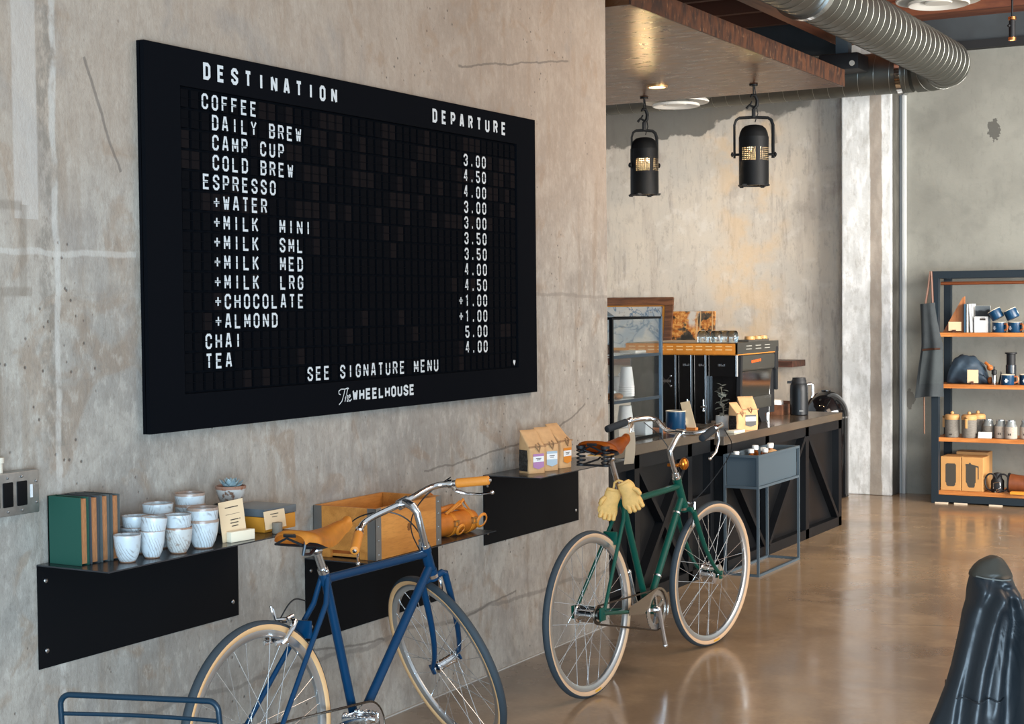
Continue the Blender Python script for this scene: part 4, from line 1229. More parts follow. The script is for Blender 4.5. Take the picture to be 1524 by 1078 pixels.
# green bicycle extras: chain guard, copper lamp, stand, clips
b = B()
cx, cy, cz = .054, .497, .278
poly = [(-.26, .020)] + [(-.26, .052)] + [(.098 * math.cos(a), .098 * math.sin(a)) for a in [math.radians(q) for q in range(100, -26, -7)]] + [(.088 * math.cos(a), .088 * math.sin(a)) for a in [math.radians(q) for q in range(-24, 160, 7)]] + [(-.13, .004)]
b.prism(poly, lambda y, z: (cx, cy + y, cz + z), lambda y, z: (cx + .003, cy + y, cz + z))
obj('chain_guard', b, mat('steel_chain_guard', '#a8a29a', .22, 1.0), bike_g, smooth=False)
b = B(); b.tube([(-.02, .42, .29), (-.05, .40, .26), (-.075, .35, .05), (-.085, .33, .012)], [.010, .010, .009, .009], 10)
b.box(-.02, .02, .39, .45, .27, .30, .004)
obj('kickstand', b, STEEL, bike_g)
b = B(); b.M = Sg; b.ball((.035, .800, .885), .026, (.75, 1, 1.1)); b.cyl((.0, .79, .875), (.03, .80, .885), .008); b.cyl((-.035, .775, .875), (-.005, .78, .878), .007)
obj('bell', b, mat('copper_bell', '#c97a2e', .25, .9), bike_g)
b = B(); d0, d1 = Vector((0, .84, .727)), Vector((0, .497, .278)); dd = (d1 - d0).normalized()
for q in (.08, .40): b.cyl(d0 + dd * q, d0 + dd * (q + .008), .0185, n=16)
obj('cable_clip', b, STEEL, bike_g)
b = B(); b.M = Sg
b.tube([(-.03, .90, .70), (.0, .915, .690), (.03, .90, .70), (.04, .885, .62), (.03, .885, .585)], .007, 8)
obj('brake_caliper', b, CHROME, bike_g)
b = B()
for k in (0, 1): 
    wy = 0 if k == 0 else 1.108
    a = -PI / 2 + .12
    b.M = Matrix.Translation((0, 0, .34)) if k == 0 else Sg @ Matrix.Translation((0, 1.108, .342))
    b.lathe([(.3075, .0145), (.3165, .0165)], 96, axis=(1, 0, 0)) if False else None
    f = [(.0158, (.3235) * math.cos(a + da), (.3235) * math.sin(a + da)) for da in (-.075, -.04, 0, .04, .075)]
    g2 = [(.0150, (.3155) * math.cos(a + da), (.3155) * math.sin(a + da)) for da in (-.075, -.04, 0, .04, .075)]
    V1 = [b.v((x + .0012, y, z)) for x, y, z in f]; V2 = [b.v((x + .0012, y, z)) for x, y, z in g2]
    for i in range(4): b.f([V1[i], V1[i + 1], V2[i + 1], V2[i]])
obj('tyre_sticker', b, mat('orange_sticker', '#cf9a2f', .6), bike_g, smooth=False)

PB = dict(alpha=21, crown=(.968, .660), headtop=(.925, .770), bb=(.480, .250), seat=(.352, .768), ttseat=(.360, .750), ttf=.2, fhub=(1.175, .343), phi=65,
          posttop=(.318, .846), saddle=(.188, .922, .300, .080, .042), loop=True, leather=SADB,
          stem=[(.915, .775), (.895, .82), (.862, .895), (.872, .918), (.905, .935), (.930, .940)], stem_r=[.0125, .0125, .0128, .0150, .0145, .0165],
          bar=[(0, 0, 0), (.05, .003, .002), (.11, .018, .004), (.155, .026, .0), (.186, .005, -.012), (.282, -.105, -.058)], grip_len=.118, grip_r=.0165, gripm=GRIPO, stitch=True, levers=(1, -1),
          lever=[(.012, .012, -.028), (.03, .020, .015, -.048), (.075, .020, .010, -.055), (.125, .012, .004, -.050)],
          cables=[([(.235, .05, .0), (.14, .12, -.02), (.02, .09, -.08), (.0, .04, -.20)], .0025, True), ([(-.235, .05, .0), (-.12, .10, .03), (.02, .07, -.03), (.02, .0, -.18)], .0025, True), ([(0, .25, .70), (.0, .19, .72), (-.01, .13, .66), (-.015, .105, .60)], .0025, False)],
          crank=152, pedals=True, wm_rear=wmb_r, wm_front=wmb_f, fw=.058)
bike_b, Sb, clb = build_bike('bicycle', 'deep blue bicycle with honey saddle leaning by the wall shelves, front wheel turned in', (.529, 3.588, 0), 0.6, -2.7, PB, BLUE)
b = B()
for q in (-1, 1):
    b.tube([(q * .008, .165, .655), (q * .036, .150, .655), (q * .044, .125, .640), (q * .036, .105, .612), (q * .026, .098, .600)], [.009, .009, .008, .007, .007], 9)
    b.box(q * .022 - .005, q * .022 + .005, .070, .128, .594, .610, .003)
b.cyl((0, .155, .66), (0, .185, .665), .007); b.tube([(.0, .15, .66), (-.012, .115, .665), (-.015, .108, .70)], .006, 8); b.cyl((-.015, .107, .69), (-.016, .103, .708), .006, .004)
obj('brake_caliper', b, CHROME, bike_b)
b = B(); b.M = Sb
for q in (-1, 1): b.tube([(0, .995, .668), (q * .03, 1.005, .665), (q * .040, 1.01, .630), (q * .028, 1.015, .598)], .007, 8)
obj('brake_caliper', b, CHROME, bike_b)

# ---------------------------------------------------------------- paper tag and work gloves on the green bicycle
p = G_world(bike_g, Sg @ (clg + Vector((-.228, -.085, .034))))
t = thing('paper_tag', 'long tan paper tag hanging from the left grip of the green bicycle', 'tag', (p.x, p.y, p.z - .19))
b = B()
def tagf(u, v): return ((u - .5) * .045 * math.cos(.5) + .012 * math.sin(2.2 * v), (u - .5) * .045 * math.sin(.5) - .010 * v, .145 * v + .004 * u)
b.grid(tagf, 4, 12); bmesh.ops.solidify(b.bm, geom=b.bm.faces[:], thickness=.0012)
obj('paper', b, mat('buff_tag_paper', '#d6c3a8', .75), t, recalc=False)
b = B(); b.tube([(.008, -.010, .142), (.004, -.004, .17), (.0, .0, .19), (.0, .0, .203), (.012, .006, .19), (.008, -.008, .15)], .0016, 6)
obj('string', b, mat('twine', '#b48b62', .8), t)
GLV = mat('yellow_glove_leather', '#d2a55e', .65, var=.08, vscale=40, bump=.15, bscale=80)
def glove(loc, rot, label, flipx=1):
    t = thing('work_glove', label, 'glove', loc, rot=rot, group='yellow leather work gloves on the green bicycle'); t.scale = (.95, .86, .76)
    b = B()
    # hangs downwards: cuff at the top, fingers at the bottom; flat in x
    def body(u, v):
        a = 2 * PI * u
        w = .030 + .016 * math.sin(PI * min(1, v * .62)) + .004 * math.sin(9 * v)
        th = .010 + .008 * math.sin(PI * min(1, v * .9 + .1))
        return (th * math.sin(a), w * math.cos(a) + .004 * math.sin(6 * v), -.145 * v)
    V = b.grid(body, 20, 12, cu=True)
    b.f([V[i][-1] for i in range(20)]); b.f([V[i][0] for i in range(20)][::-1])
    for k in range(4):
        y = -.031 + .0207 * k
        b.tube([(0, y, -.125), (.002, y * 1.05, -.150), (.004, y * 1.08, -.168 - .006 * (k in (1, 2))), (.005, y * 1.08, -.174 - .006 * (k in (1, 2)))], [.0115, .012, .011, .005], 10)
    b.tube([(.006, .030 * flipx, -.055), (.012, .044 * flipx, -.075), (.013, .047 * flipx, -.098), (.012, .046 * flipx, -.106)], [.012, .013, .011, .005], 10)
    obj('leather', b, GLV, t)
    b = B(); ring = [(.013 * math.sin(a), .0315 * math.cos(a), -.012) for a in [2 * PI * k / 20 for k in range(20)]]
    b.tube(ring, .0035, 6, closed=True); obj('cuff_hem', b, GLV, t)
    return t
pg = G_world(bike_g, (.03, .275, .86))
glove((pg.x + .012, pg.y - .05, pg.z + .0), (.46, .0, -1.1), 'yellow work glove nearest the top tube, hanging from the green bicycle seat post', 1)
glove((pg.x - .030, pg.y - .055, pg.z - .030), (-.24, .0, -1.0), 'yellow work glove hanging behind its pair over the green rear stays', -1)
b = B(); b.tube([(pg.x - .030, pg.y - .055, pg.z - .032), (pg.x - .022, pg.y - .06, pg.z - .004), (pg.x - .005, pg.y - .058, pg.z + .006), (pg.x + .012, pg.y - .05, pg.z + .0)], .005, 8)
o = obj('glove_strap', b, GLV); tag(o, 'short leather loop tying the two yellow gloves together', 'strap')
# ---------------------------------------------------------------- coffee bar counters
SLAB = mat('sealed_counter_top', '#4a4035', .16, .0, spec=.7, var=.12, vscale=5)
BARBLACK = mat('blackened_steel_frame', '#0f1114', .45, spec=.25, var=.15, vscale=6)
BARPANEL = mat('dark_inset_panel', '#0e0f11', .4, spec=.25, var=.3, vscale=3)
FN, FZ, FX = 8.625, .812, -.03
NX, NZ = -.085, .856
def bay(t, x, y0, y1, ztop, diag, rail=None, both=False, zb=.06):
    if diag or both:
        for k, on in ((0, diag == 1 or both), (1, diag == -1 or both)):
            if not on: continue
            a, c = ((y0, ztop), (y1, zb)) if k == 0 else ((y1, ztop), (y0, zb))
            b = B(); b.bar((x - .035 + .004 * k, a[0], a[1] + 0), (x - .035 + .004 * k, c[0], c[1]), .03, .055, up=(1, 0, 0))
            obj('brace', b, BARBLACK, t, smooth=False)
    if rail:
        b = B(); b.box(x - .05, x - .004, y0, y1, rail, rail + .06); obj('mid_rail', b, BARBLACK, t, smooth=False)
t = thing('bar_counter', 'far black steel bar counter holding the espresso machine, its end towards the back wall', 'counter', (0, FN, 0))
L = 10.90 - FN
b = B(); b.box(FX - .92, FX, 0, L, FZ - .052, FZ, .003, 1); obj('counter_top', b, SLAB, t, smooth=False)
b = B(); b.box(FX - .9, FX - .055, .05, L - .05, .03, FZ - .052); obj('inset_panel', b, BARPANEL, t, smooth=False)
ys = [.0, .715, 1.49, L - .065]
for y in ys:
    b = B(); b.box(FX - .07, FX - .006, y, y + .065, 0, FZ - .052); obj('post', b, BARBLACK, t, smooth=False)
b = B(); b.box(FX - .07, FX - .006, 0, L, 0, .065); b.box(FX - .07, FX - .006, 0, L, FZ - .115, FZ - .052); obj('front_rail', b, BARBLACK, t, smooth=False)
b = B(); b.box(FX - .9, FX - .07, L - .065, L - .006, 0, FZ - .052); b.box(FX - .9, FX - .07, .0, .05, 0, FZ - .052); obj('end_panel', b, BARBLACK, t, smooth=False)
for i, dg in enumerate((1, -1, 1)):
    bay(t, FX, ys[i] + .065, ys[i + 1], FZ - .115, dg, zb=.065)
t = thing('bar_counter', 'near bar counter section behind the green bicycle, raised and set back', 'counter', (0, 7.005, 0))
L = FN - 7.005 - .005
b = B(); b.box(NX - .86, NX, 0, L, NZ - .058, NZ, .003, 1); obj('counter_top', b, SLAB, t, smooth=False)
b = B(); b.box(NX - .84, NX - .055, .05, L - .02, .03, NZ - .058); obj('inset_panel', b, BARPANEL, t, smooth=False)
ys = [.0, .50, 1.22, L - .06]
for y in ys:
    b = B(); b.box(NX - .07, NX - .006, y, y + .06, 0, NZ - .058); obj('post', b, BARBLACK, t, smooth=False)
b = B(); b.box(NX - .07, NX - .006, 0, L, 0, .065); b.box(NX - .07, NX - .006, 0, L, NZ - .13, NZ - .058); obj('front_rail', b, BARBLACK, t, smooth=False)
bay(t, NX, .06, .50, NZ - .13, 1, zb=.065); bay(t, NX, .56, 1.22, NZ - .13, 0, both=True, zb=.065); bay(t, NX, 1.28, L - .06, NZ - .13, 0, rail=.42)

# ---------------------------------------------------------------- glass display case
CY0, CY1, CX0, CX1, CZ1 = 7.49, 8.13, -.62, -.215, 1.53
t = thing('display_case', 'slim framed glass pastry case on the near counter beside the wall corner', 'display case', (CX1, CY0, NZ))
CF = mat('case_frame', '#5d6f7d', .35, .7)
H = CZ1 - NZ; Dx = CX0 - CX1; Ly = CY1 - CY0
for x, y in ((0, 0), (0, Ly), (Dx, 0), (Dx, Ly)):
    b = B(); b.box(x - .009, x + .009, y - .009, y + .009, 0, H); obj('post', b, BLACK if y == 0 else CF, t, smooth=False)
b = B()
for z in (0, H - .012):
    for x in (0, Dx): b.box(x - .007, x + .007, 0, Ly, z, z + .012)
    for y in (0, Ly): b.box(Dx, 0, y - .007, y + .007, z, z + .012)
obj('frame_rails', b, BLACK, t, smooth=False)
for z in (1.325 - NZ, 1.082 - NZ):
    b = B(); b.box(Dx, -.004, .004, Ly - .004, z - .010, z - .003); obj('glass_shelf', b, GLASS, t, smooth=False)
    b = B(); b.box(-.008, .004, .0, Ly, z - .016, z); obj('shelf_edge', b, mat('steel_shelf_edge', '#2b3a46', .35, .3), t, smooth=False)
for q in ((-.002, .002, .009, Ly - .009, .01, H - .01), (Dx + .01, -.01, -.002, .002, .01, H - .01), (Dx + .01, -.01, Ly - .002, Ly + .002, .01, H - .01), (Dx + .01, -.005, .01, Ly - .01, H - .008, H - .004)):
    b = B(); b.box(*q); obj('glass_pane', b, GLASS, t, smooth=False)
b = B(); b.box(Dx + .01, -.012, .01, Ly - .01, .002, .010); obj('base_plate', b, SLAB, t, smooth=False)
PAPERWH = mat('paper_cup_white', '#d8d8d6', .6)
def paper_stack(loc, n, label, grp='stacks of white paper cups in the glass case', r=.043):
    b = B(); prof = [(0, 0), (r * .7, 0)]
    for k in range(n): prof += [(r * (.72 + .26 * (1 if k == 0 else 1)), .105 + .012 * k - .001), (r * 1.04, .105 + .012 * k), (r * 1.04, .110 + .012 * k), (r * .985, .111 + .012 * k)]
    prof += [(r * .93, .112 + .012 * (n - 1)), (r * .7, .03), (0, .03)]
    b.M = Matrix.Translation((0, 0, .105 + .012 * n + .01)) @ Matrix.Rotation(PI, 4, 'X')
    b.lathe(prof, 24)
    return tag(obj('paper_cup_stack', b, PAPERWH, None, loc), label, 'cups', grp)
paper_stack((-.255, 7.755, 1.0825), 5, 'white stack of paper cups on the middle glass shelf behind the kettle spout')
paper_stack((-.285, 7.80, NZ + .0105), 5, 'white stack of paper cups at the bottom of the glass case', r=.048)
# white kettle
t = thing('gooseneck_kettle', 'white gooseneck kettle on the middle shelf of the glass case', 'kettle', (-.375, 7.93, 1.0825))
b = B(); b.lathe([(0, 0), (.075, 0), (.078, .005), (.06, .09), (.045, .115), (0, .118)], 28); b.ball((0, 0, .122), .012); obj('body', b, mat('white_enamel', '#c9cdd0', .25), t)
b = B(); b.tube([(0, -.07, .02), (0, -.11, .04), (0, -.12, .09), (0, -.14, .125), (0, -.165, .13)], [.011, .009, .007, .006, .005], 10); obj('spout', b, mat('white_enamel_spout', '#d4d8da', .25), t)
b = B(); b.tube([(0, .06, .02), (0, .10, .03), (0, .115, .07), (0, .10, .105), (0, .045, .11)], .008, 8); obj('handle', b, WHITEPAINT, t)
# pastries and boxes
PAST = mat('browned_pastry', '#8a5a32', .7, var=.25, vscale=60, bump=.4, bscale=60)
for k, (y, x) in enumerate(((7.57, -.27), (7.62, -.30), (7.66, -.265))):
    b = B(); b.ball((0, 0, .018), .03, (1, 1.2, .62), 14, 8)
    tag(obj('pastry', b, PAST, None, (x, y, 1.0825)), 'brown baked pastry at the front of the middle glass shelf, %s' % ('nearest the wall corner' if k == 0 else 'in the middle' if k == 1 else 'farthest right'), 'pastry', 'pastries on the middle glass shelf')
b = B(); b.box(-.07, .07, -.09, .09, 0, .055, .004); tag(obj('wooden_box', b, DARKWOOD, None, (-.40, 7.62, 1.3255)), 'dark wooden box on the top shelf of the glass case', 'box')
b = B(); b.box(-.05, .05, -.07, .07, 0, .014, .003); tag(obj('tray', b, WHITEPAINT, None, (-.33, 8.00, 1.3255)), 'thin pale tray at the right of the top glass shelf', 'tray')
b = B(); b.box(-.045, .045, -.05, .05, 0, .075, .006); tag(obj('white_box', b, mat('white_paper_box', '#bfc6ca', .6), None, (-.27, 7.985, NZ + .0105)), 'white paper box low in the glass case near its right post', 'box')
b = B(); b.box(-.04, .04, -.06, .06, 0, .06, .004); tag(obj('white_box', b, mat('cream_paper_box', '#b9aea0', .6), None, (-.27, 7.665, NZ + .0105)), 'cream box low in the glass case near the wall corner', 'box')
b = B()
def crump(u, v):
    a = 2 * PI * u; r = .035 * (1 + .25 * math.sin(5 * a + 11 * v) + .12 * math.sin(9 * a - 7 * v)) * (math.sin(PI * (v * .9 + .05)) ** .5)
    return (r * math.cos(a), r * math.sin(a), .09 * v)
b.grid(crump, 18, 10, cu=True); tag(obj('crumpled_bag', b, mat('grey_plastic_film', '#7a858c', .3), None, (-.30, 8.055, NZ + .0105)), 'crumpled grey plastic bag in the case by its right post', 'bag')
b = B(); b.ball((0, 0, .045), .05, (.9, 1.5, .75), 16, 8); b.tube([(0, .05, .06), (0, .09, .085), (0, .11, .07)], [.02, .015, .01], 8)
tag(obj('dark_bag', b, BLACKMAT, None, (-.50, 7.66, NZ + .0105)), 'dark bag in the lower compartment of the glass case, at its left', 'bag')
# conical thing on top of the case
t = thing('pour_over_stand', 'blue grey cone with dark round knob on the glass case, half behind the wall', 'coffee dripper', (-.42, 7.66, CZ1 + .001))
b = B(); b.lathe([(0, 0), (.125, 0), (.125, .008), (.06, .055), (.036, .085), (.034, .10), (0, .10)], 28); obj('cone', b, mat('blue_grey_enamel', '#4e5b64', .5), t)
b = B(); b.lathe([(0, .10), (.034, .10), (.043, .135), (.043, .155), (0, .158)], 24); obj('collar', b, mat('pale_ceramic', '#a09a92', .5), t)
b = B(); b.ball((0, 0, .178), .034, (1, 1, .8)); obj('knob', b, BLACKMAT, t)

# ---------------------------------------------------------------- espresso machine
MX0, MX1, MY0, MY1 = -1.02, -.235, 9.42, 10.13
t = thing('espresso_machine', 'black espresso machine with an orange wood cup tray on the far bar counter', 'espresso machine', (MX1, MY0, FZ))
ML, MW = MY1 - MY0, MX1 - MX0
GLOSSB = mat('gloss_black_panel', '#0d0e10', .14, spec=.7)
MIRR = mat('dark_polished_panel', '#8b8b84', .09, 1.0)
GRAPH = mat('graphite_panel', '#4a4a45', .35, .5)
# rounded vertical back panels facing the street
xs = [-.785, -.545, -.425, -.305, -.0]
b = B(); b.box(-MW, -.02, .03, ML - .02, .05, .455); obj('body', b, BLACKMAT, t, smooth=False)
def column(x0, x1, z0, z1, dep=.045):
    b = B(); n = 10
    poly = [(x0, .03)]
    for k in range(n + 1):
        a = PI - PI / 2 * k / n; poly.append((x0 + .018 + .018 * math.cos(a), -dep + .018 + .018 * -math.sin(a) + .0))
    for k in range(n + 1):
        a = PI / 2 - PI / 2 * k / n; poly.append((x1 - .018 + .018 * math.cos(a), -dep + .018 - .018 * math.sin(a)))
    poly.append((x1, .03))
    b.prism(poly, lambda x, y: (x, y, z0), lambda x, y: (x, y, z1))
    return b
for i, (x0, x1) in enumerate(((-.76, -.422), (-.415, -.312), (-.305, -.212))):
    o = obj('back_panel', column(x0, x1, .012, .455), GLOSSB, t)
    b = B(); b.box(x1 - .006, x1 + .001, -.047, -.036, .014, .455, .002); obj('panel_edge', b, STEEL, o)
obj('back_panel', column(-.205, -.0, .32, .455), GLOSSB, t)
b = B(); b.box(-.21, -.03, -.0, .02, .03, .32); obj('lower_back_panel', b, GLOSSB, t, smooth=False)
# badges
b = B()
for q in ((-1, -1), (-1, 1), (1, -1), (1, 1)): b.bar((-.494, -.0465, .285), (-.494 + q[0] * .03, -.0465, .285 + q[1] * .03), .002, .006, up=(0, 1, 0)); b.ball((-.494 + q[0] * .033, -.047, .285 + q[1] * .033), .007, (1, .3, 1))
b.box(-.524, -.464, -.049, -.0462, .277, .293)
obj('cross_badge', b, STEEL, t)
for x in (-.355, -.245, -.11):
    b = B()
    for k in range(4): b.box(x - .022 + .012 * k, x - .013 + .012 * k, -.0475, -.0455, .385, .399 if k != 2 else .393)
    obj('maker_badge', b, STEEL, t, smooth=False)
for x in (-.345, -.232):
    b = B(); b.cyl((x, -.05, .10), (x, -.05, .17), .005); b.box(x - .018, x + .018, -.056, -.046, .115, .127, .002); b.ball((x, -.05, .095), .008)
    obj('steam_tap', b, CHROME, t)
# cup tray with slotted orange wood trim
TRAYW = mat('orange_tray_wood', '#c47a2e', .3, var=.12, vscale=12, coat=.3)
b = B(); b.box(-.785, .0, -.05, -.038, .462, .53); b.box(-.785, 0, ML - .012, ML, .462, .53); b.box(-.785, .0, -.038, ML, .455, .465)
obj('cup_tray', b, TRAYW, t, smooth=False)
b = B(); b.box(-.783, -.012, -.037, ML - .013, .528, .534); obj('tray_grid', b, mat('tray_grid_steel', '#6a5a44', .4, .8), t, smooth=False)
b = B()
for k in range(11):
    for z in (.487, .508): b.box(-.76 + .068 * k, -.715 + .068 * k, -.0512, -.0498, z, z + .007)
obj('tray_slots', b, mat('pale_slot', '#e0b478', .4), t, smooth=False)
b = B(); b.box(-.012, .004, -.05, ML, .462, .535); obj('tray_side', b, GRAPH, t, smooth=False)
b = B()
for k in range(3):
    for z in (.488, .508): b.box(.004, .0052, .14 + .17 * k - .04, .14 + .17 * k + .06, z, z + .006)
obj('side_slots', b, mat('pale_slot_metal', '#8b8a82', .4), t, smooth=False)
# side panel: upper cheek, mirror window, lower panel, slanted leg, polished posts
b = B(); b.box(-.03, .002, .02, ML - .06, .345, .455, .02, 3); obj('side_cheek', b, GRAPH, t)
b = B()
for k in range(6): b.box(.002, .0032, .20 + .030 * k, .224 + .030 * k, .398 + .0012 * k, .416 + .0012 * k)
obj('red_maker_badge', b, mat('orange_red_badge', '#c8551c', .5), t, smooth=False)
b = B(); b.prism([(.03, .345), (ML - .10, .345), (ML - .16, .165), (.0, .15)], lambda y, z: (-.012 + .03 * (.345 - z) * .0, y, z), lambda y, z: (-.008, y, z)); obj('mirror_panel', b, MIRR, t, smooth=False)
b = B(); b.box(-.03, .004, .01, ML - .14, .095, .175, .006); obj('lower_side_panel', b, GRAPH, t)
b = B(); b.prism([(.0, .455), (.035, .455), (.012, .10), (-.02, .10)], lambda y, z: (-.02, y, z), lambda y, z: (.006, y, z)); obj('front_strut', b, BLACKMAT, t, smooth=False)
b = B(); b.prism([(.30, .10), (.44, .10), (.50, .0), (.40, .0)], lambda y, z: (-.08, y, z), lambda y, z: (-.004, y, z)); b.prism([(.02, .10), (.12, .10), (.08, .0), (.0, .0)], lambda y, z: (-.08, y, z), lambda y, z: (-.004, y, z)); b.box(-.74, -.66, .04, .12, 0, .06); b.box(-.74, -.66, ML - .14, ML - .06, 0, .06); obj('foot', b, BLACKMAT, t, smooth=False)
b = B(); b.cyl((-.03, ML - .12, .0), (-.03, ML - .10, .33), .012); b.cyl((-.06, ML - .17, .0), (-.06, ML - .17, .12), .02); obj('polished_post', b, CHROME, t)
b = B(); b.box(-.05, .006, ML - .06, ML - .0, .34, .50, .012); b.box(-.03, .004, ML - .035, ML - .005, .20, .36, .008); obj('steam_lever', b, BLACKMAT, t)
# glasses on the tray
CUPG = mat('clear_tumbler_glass', '#eef4f6', .03, trans=1.0, ior=1.25)
b = B(); b.lathe([(.036, 0), (.040, .03), (.036, .065), (.028, .075), (0, .078), (0, .074), (.025, .070), (.033, .062), (.037, .03), (.0335, 0), (.036, 0)], 22); gm = mesh_from('tumbler', b, CUPG)
b = B(); b.lathe([(.034, 0), (.036, .004), (.032, .022), (0, .024), (0, .020), (.028, .019), (.031, .004), (.034, 0)], 22); cm = mesh_from('espresso_cup', b, mat('amber_glaze_cup', '#b98a55', .3))
for k, (x, y) in enumerate(((-.52, 9.50), (-.42, 9.48), (-.33, 9.53), (-.415, 9.60))):
    tag(link('glass_tumbler', gm, None, (x, y, FZ + .5355)), 'upturned clear glass on the orange espresso tray, ' + ('leftmost of the row', 'second from left in the row', 'rightmost of the row', 'standing behind the others')[k], 'glass', 'clear glasses on the espresso machine tray')
for k, (x, y) in enumerate(((-.20 - .06, 9.66), (-.26, 9.79), (-.27, 9.92))):
    tag(link('espresso_cup', cm, None, (x, y, FZ + .5495)), 'small amber cup on the tray edge, ' + ('nearest the glasses', 'middle of three', 'farthest from the glasses')[k], 'cup', 'amber espresso cups on the machine')
b = B(); b.box(-.34, -.245, 9.60, 9.98, FZ + .5352, FZ + .549); tag(obj('cup_rack', b, mat('cup_rack_steel', '#6b675f', .4, .7), None, smooth=False), 'low steel riser under the amber cups on the machine', 'rack')

# ---------------------------------------------------------------- things on the bar
def mug(loc, label, rz=0, r=.04, h=.075, handle=True, grp=None, tilt=None):
    t = thing('enamel_mug', label, 'mug', loc, rz, grp, rot=tilt)
    b = B(); b.lathe([(0, 0), (r * .93, 0), (r, .006), (r, h - .003)], 26); b.lathe([(r * .95, h - .003), (r * .93, .006), (0, .006)], 26); obj('body', b, MUGB, t)
    b = B(); ring = [(r * .99 * math.cos(a), r * .99 * math.sin(a), h - .001) for a in [2 * PI * k / 26 for k in range(26)]]; b.tube(ring, .0032, 6, closed=True); obj('rim', b, mat('pale_rim', '#c9bda7', .4) if not bpy.data.materials.get('pale_rim') else bpy.data.materials['pale_rim'], t)
    if handle:
        b = B(); b.tube([(0, r * .96, h * .80), (0, r * 1.40, h * .82), (0, r * 1.62, h * .58), (0, r * 1.5, h * .32), (0, r * .96, h * .2)], .0055, 8, flat=1.4); obj('handle', b, bpy.data.materials.get('copper_handle') or mat('copper_handle', '#a8623a', .4, .2), t)
    b = B(); b.box(r * .995, r * 1.003, -.008, .008, h * .25, h * .62); b.box(r * .99, r * 1.0, -.016, .016, h * .38, h * .46)
    obj('emblem', b, bpy.data.materials.get('pale_emblem') or mat('pale_emblem', '#b9c2c8', .5), t, smooth=False)
    return t
MUGB = mat('blue_enamel', '#0f3552', .3, spec=.35)
mug((-.285, 8.50, NZ), 'blue enamel mug with cream rim on the near counter by the glass case', rz=.6, r=.058, h=.112, handle=False)
t = thing('paper_tag', 'tan paper strip leaning behind the blue mug on the counter', 'tag', (-.20, 8.545, NZ))
b = B(); b.M = Matrix.Rotation(.12, 4, 'X') @ Matrix.Rotation(-.22, 4, 'Y'); b.box(-.03, .03, -.001, .001, .002, .17); obj('paper', b, PAPERTAN, t, smooth=False)
b = B(); b.box(-.03, .03, -.02, .02, 0, .012); obj('block', b, SHELFWOOD, t, smooth=False)
b = B(); b.box(-.06, .06, -.05, .05, 0, .014, .003); tag(obj('coaster', b, mat('round_wood_coaster', '#a8673a', .5), None, (-.36, 8.40, NZ)), 'wooden coaster left of the blue mug', 'coaster')
# small plant
t = thing('potted_plant', 'small pale leaved plant in a concrete pot on the bar beside the coffee bags', 'plant', (-.285, 9.262, FZ))
b = B(); b.lathe([(0, 0), (.038, 0), (.046, .012), (.052, .05), (.050, .078), (.044, .078), (.044, .06), (0, .06)], 24); obj('pot', b, mat('pale_concrete_pot', '#c9c5be', .75, var=.08, vscale=40), t)
SAGE = mat('sage_leaf', '#98a09a', .6, col2='#bcc1ba', vscale=50)
r2 = random.Random(3)
b = B(); b.tube([(0, 0, .06), (-.005, .002, .12), (-.02, 0, .17), (-.012, .002, .22), (-.02, .0, .26)], [.005, .004, .003, .003, .002], 6); obj('stem', b, mat('plant_stem', '#6f6a5c', .7), t)
for k in range(26):
    z = .08 + .19 * k / 25; a = k * 2.4; L = .062 * (1 - .5 * abs(k / 25 - .3)) * (.7 + .5 * r2.random())
    cx_ = -.012 * min(1, (z - .06) / .1); up = r2.uniform(-.2, .7)
    b = B()
    b.grid(lambda u, v: (cx_ + (L * v * math.cos(a) * math.cos(up)) - .017 * math.sin(PI * v) * (u - .5) * 2 * math.sin(a), L * v * math.sin(a) * math.cos(up) + .017 * math.sin(PI * v) * (u - .5) * 2 * math.cos(a), z + L * v * math.sin(up) - .012 * v * v), 3, 6)
    bmesh.ops.solidify(b.bm, geom=b.bm.faces[:], thickness=.0015)
    obj('leaf', b, SAGE, t, recalc=False)
GC = 'kraft coffee bags on the bar counter'
coffee_bag('coffee_bag', (-.125, 9.075, FZ), -.25, .085, .075, .175, 'narrow kraft coffee bag with dark side window beside the plant pot', None, True, GC)
coffee_bag('coffee_bag', (-.10, 9.19, FZ), -.75, .115, .085, .205, 'kraft coffee bag with white label, right of the narrow one on the bar', '#3a3a38', False, GC)
b = B(); b.box(-.035, .02, -.065, .065, 0, .016, .002); tag(obj('price_block', b, CREAM, None, (-.075, 8.945, FZ), (0, 0, -.15)), 'cream price block lying before the coffee bags on the bar', 'sign')
# thermos
t = thing('thermal_jug', 'tall black thermal jug on the bar counter end', 'jug', (-.225, 10.53, FZ), -1.0)
b = B(); b.lathe([(0, 0), (.060, 0), (.064, .005), (.064, .17), (.061, .21), (.055, .222), (.0, .222)], 30); obj('body', b, mat('matt_black_jug', '#111417', .42, spec=.3), t)
b = B(); b.lathe([(0, .222), (.052, .222), (.052, .242), (.046, .252), (.046, .262), (0, .264)], 28); b.prism([(-.014, -.04), (.014, -.04), (.004, -.085), (-.004, -.085)], lambda x, y: (x, y, .222), lambda x, y: (x, y * .98, .240)); obj('lid', b, BLACKMAT, t)
b = B(); b.tube([(0, .05, .215), (0, .085, .22), (0, .098, .21), (0, .100, .19), (0, .102, .14), (0, .09, .12)], [.009, .009, .009, .009, .008, .006], 10, flat=1.3); obj('handle', b, STEEL, t)
b = B(); b.box(.0625, .065, -.014, .014, .028, .036); obj('badge', b, mat('small_badge', '#6a6c6c', .5), t, smooth=False)
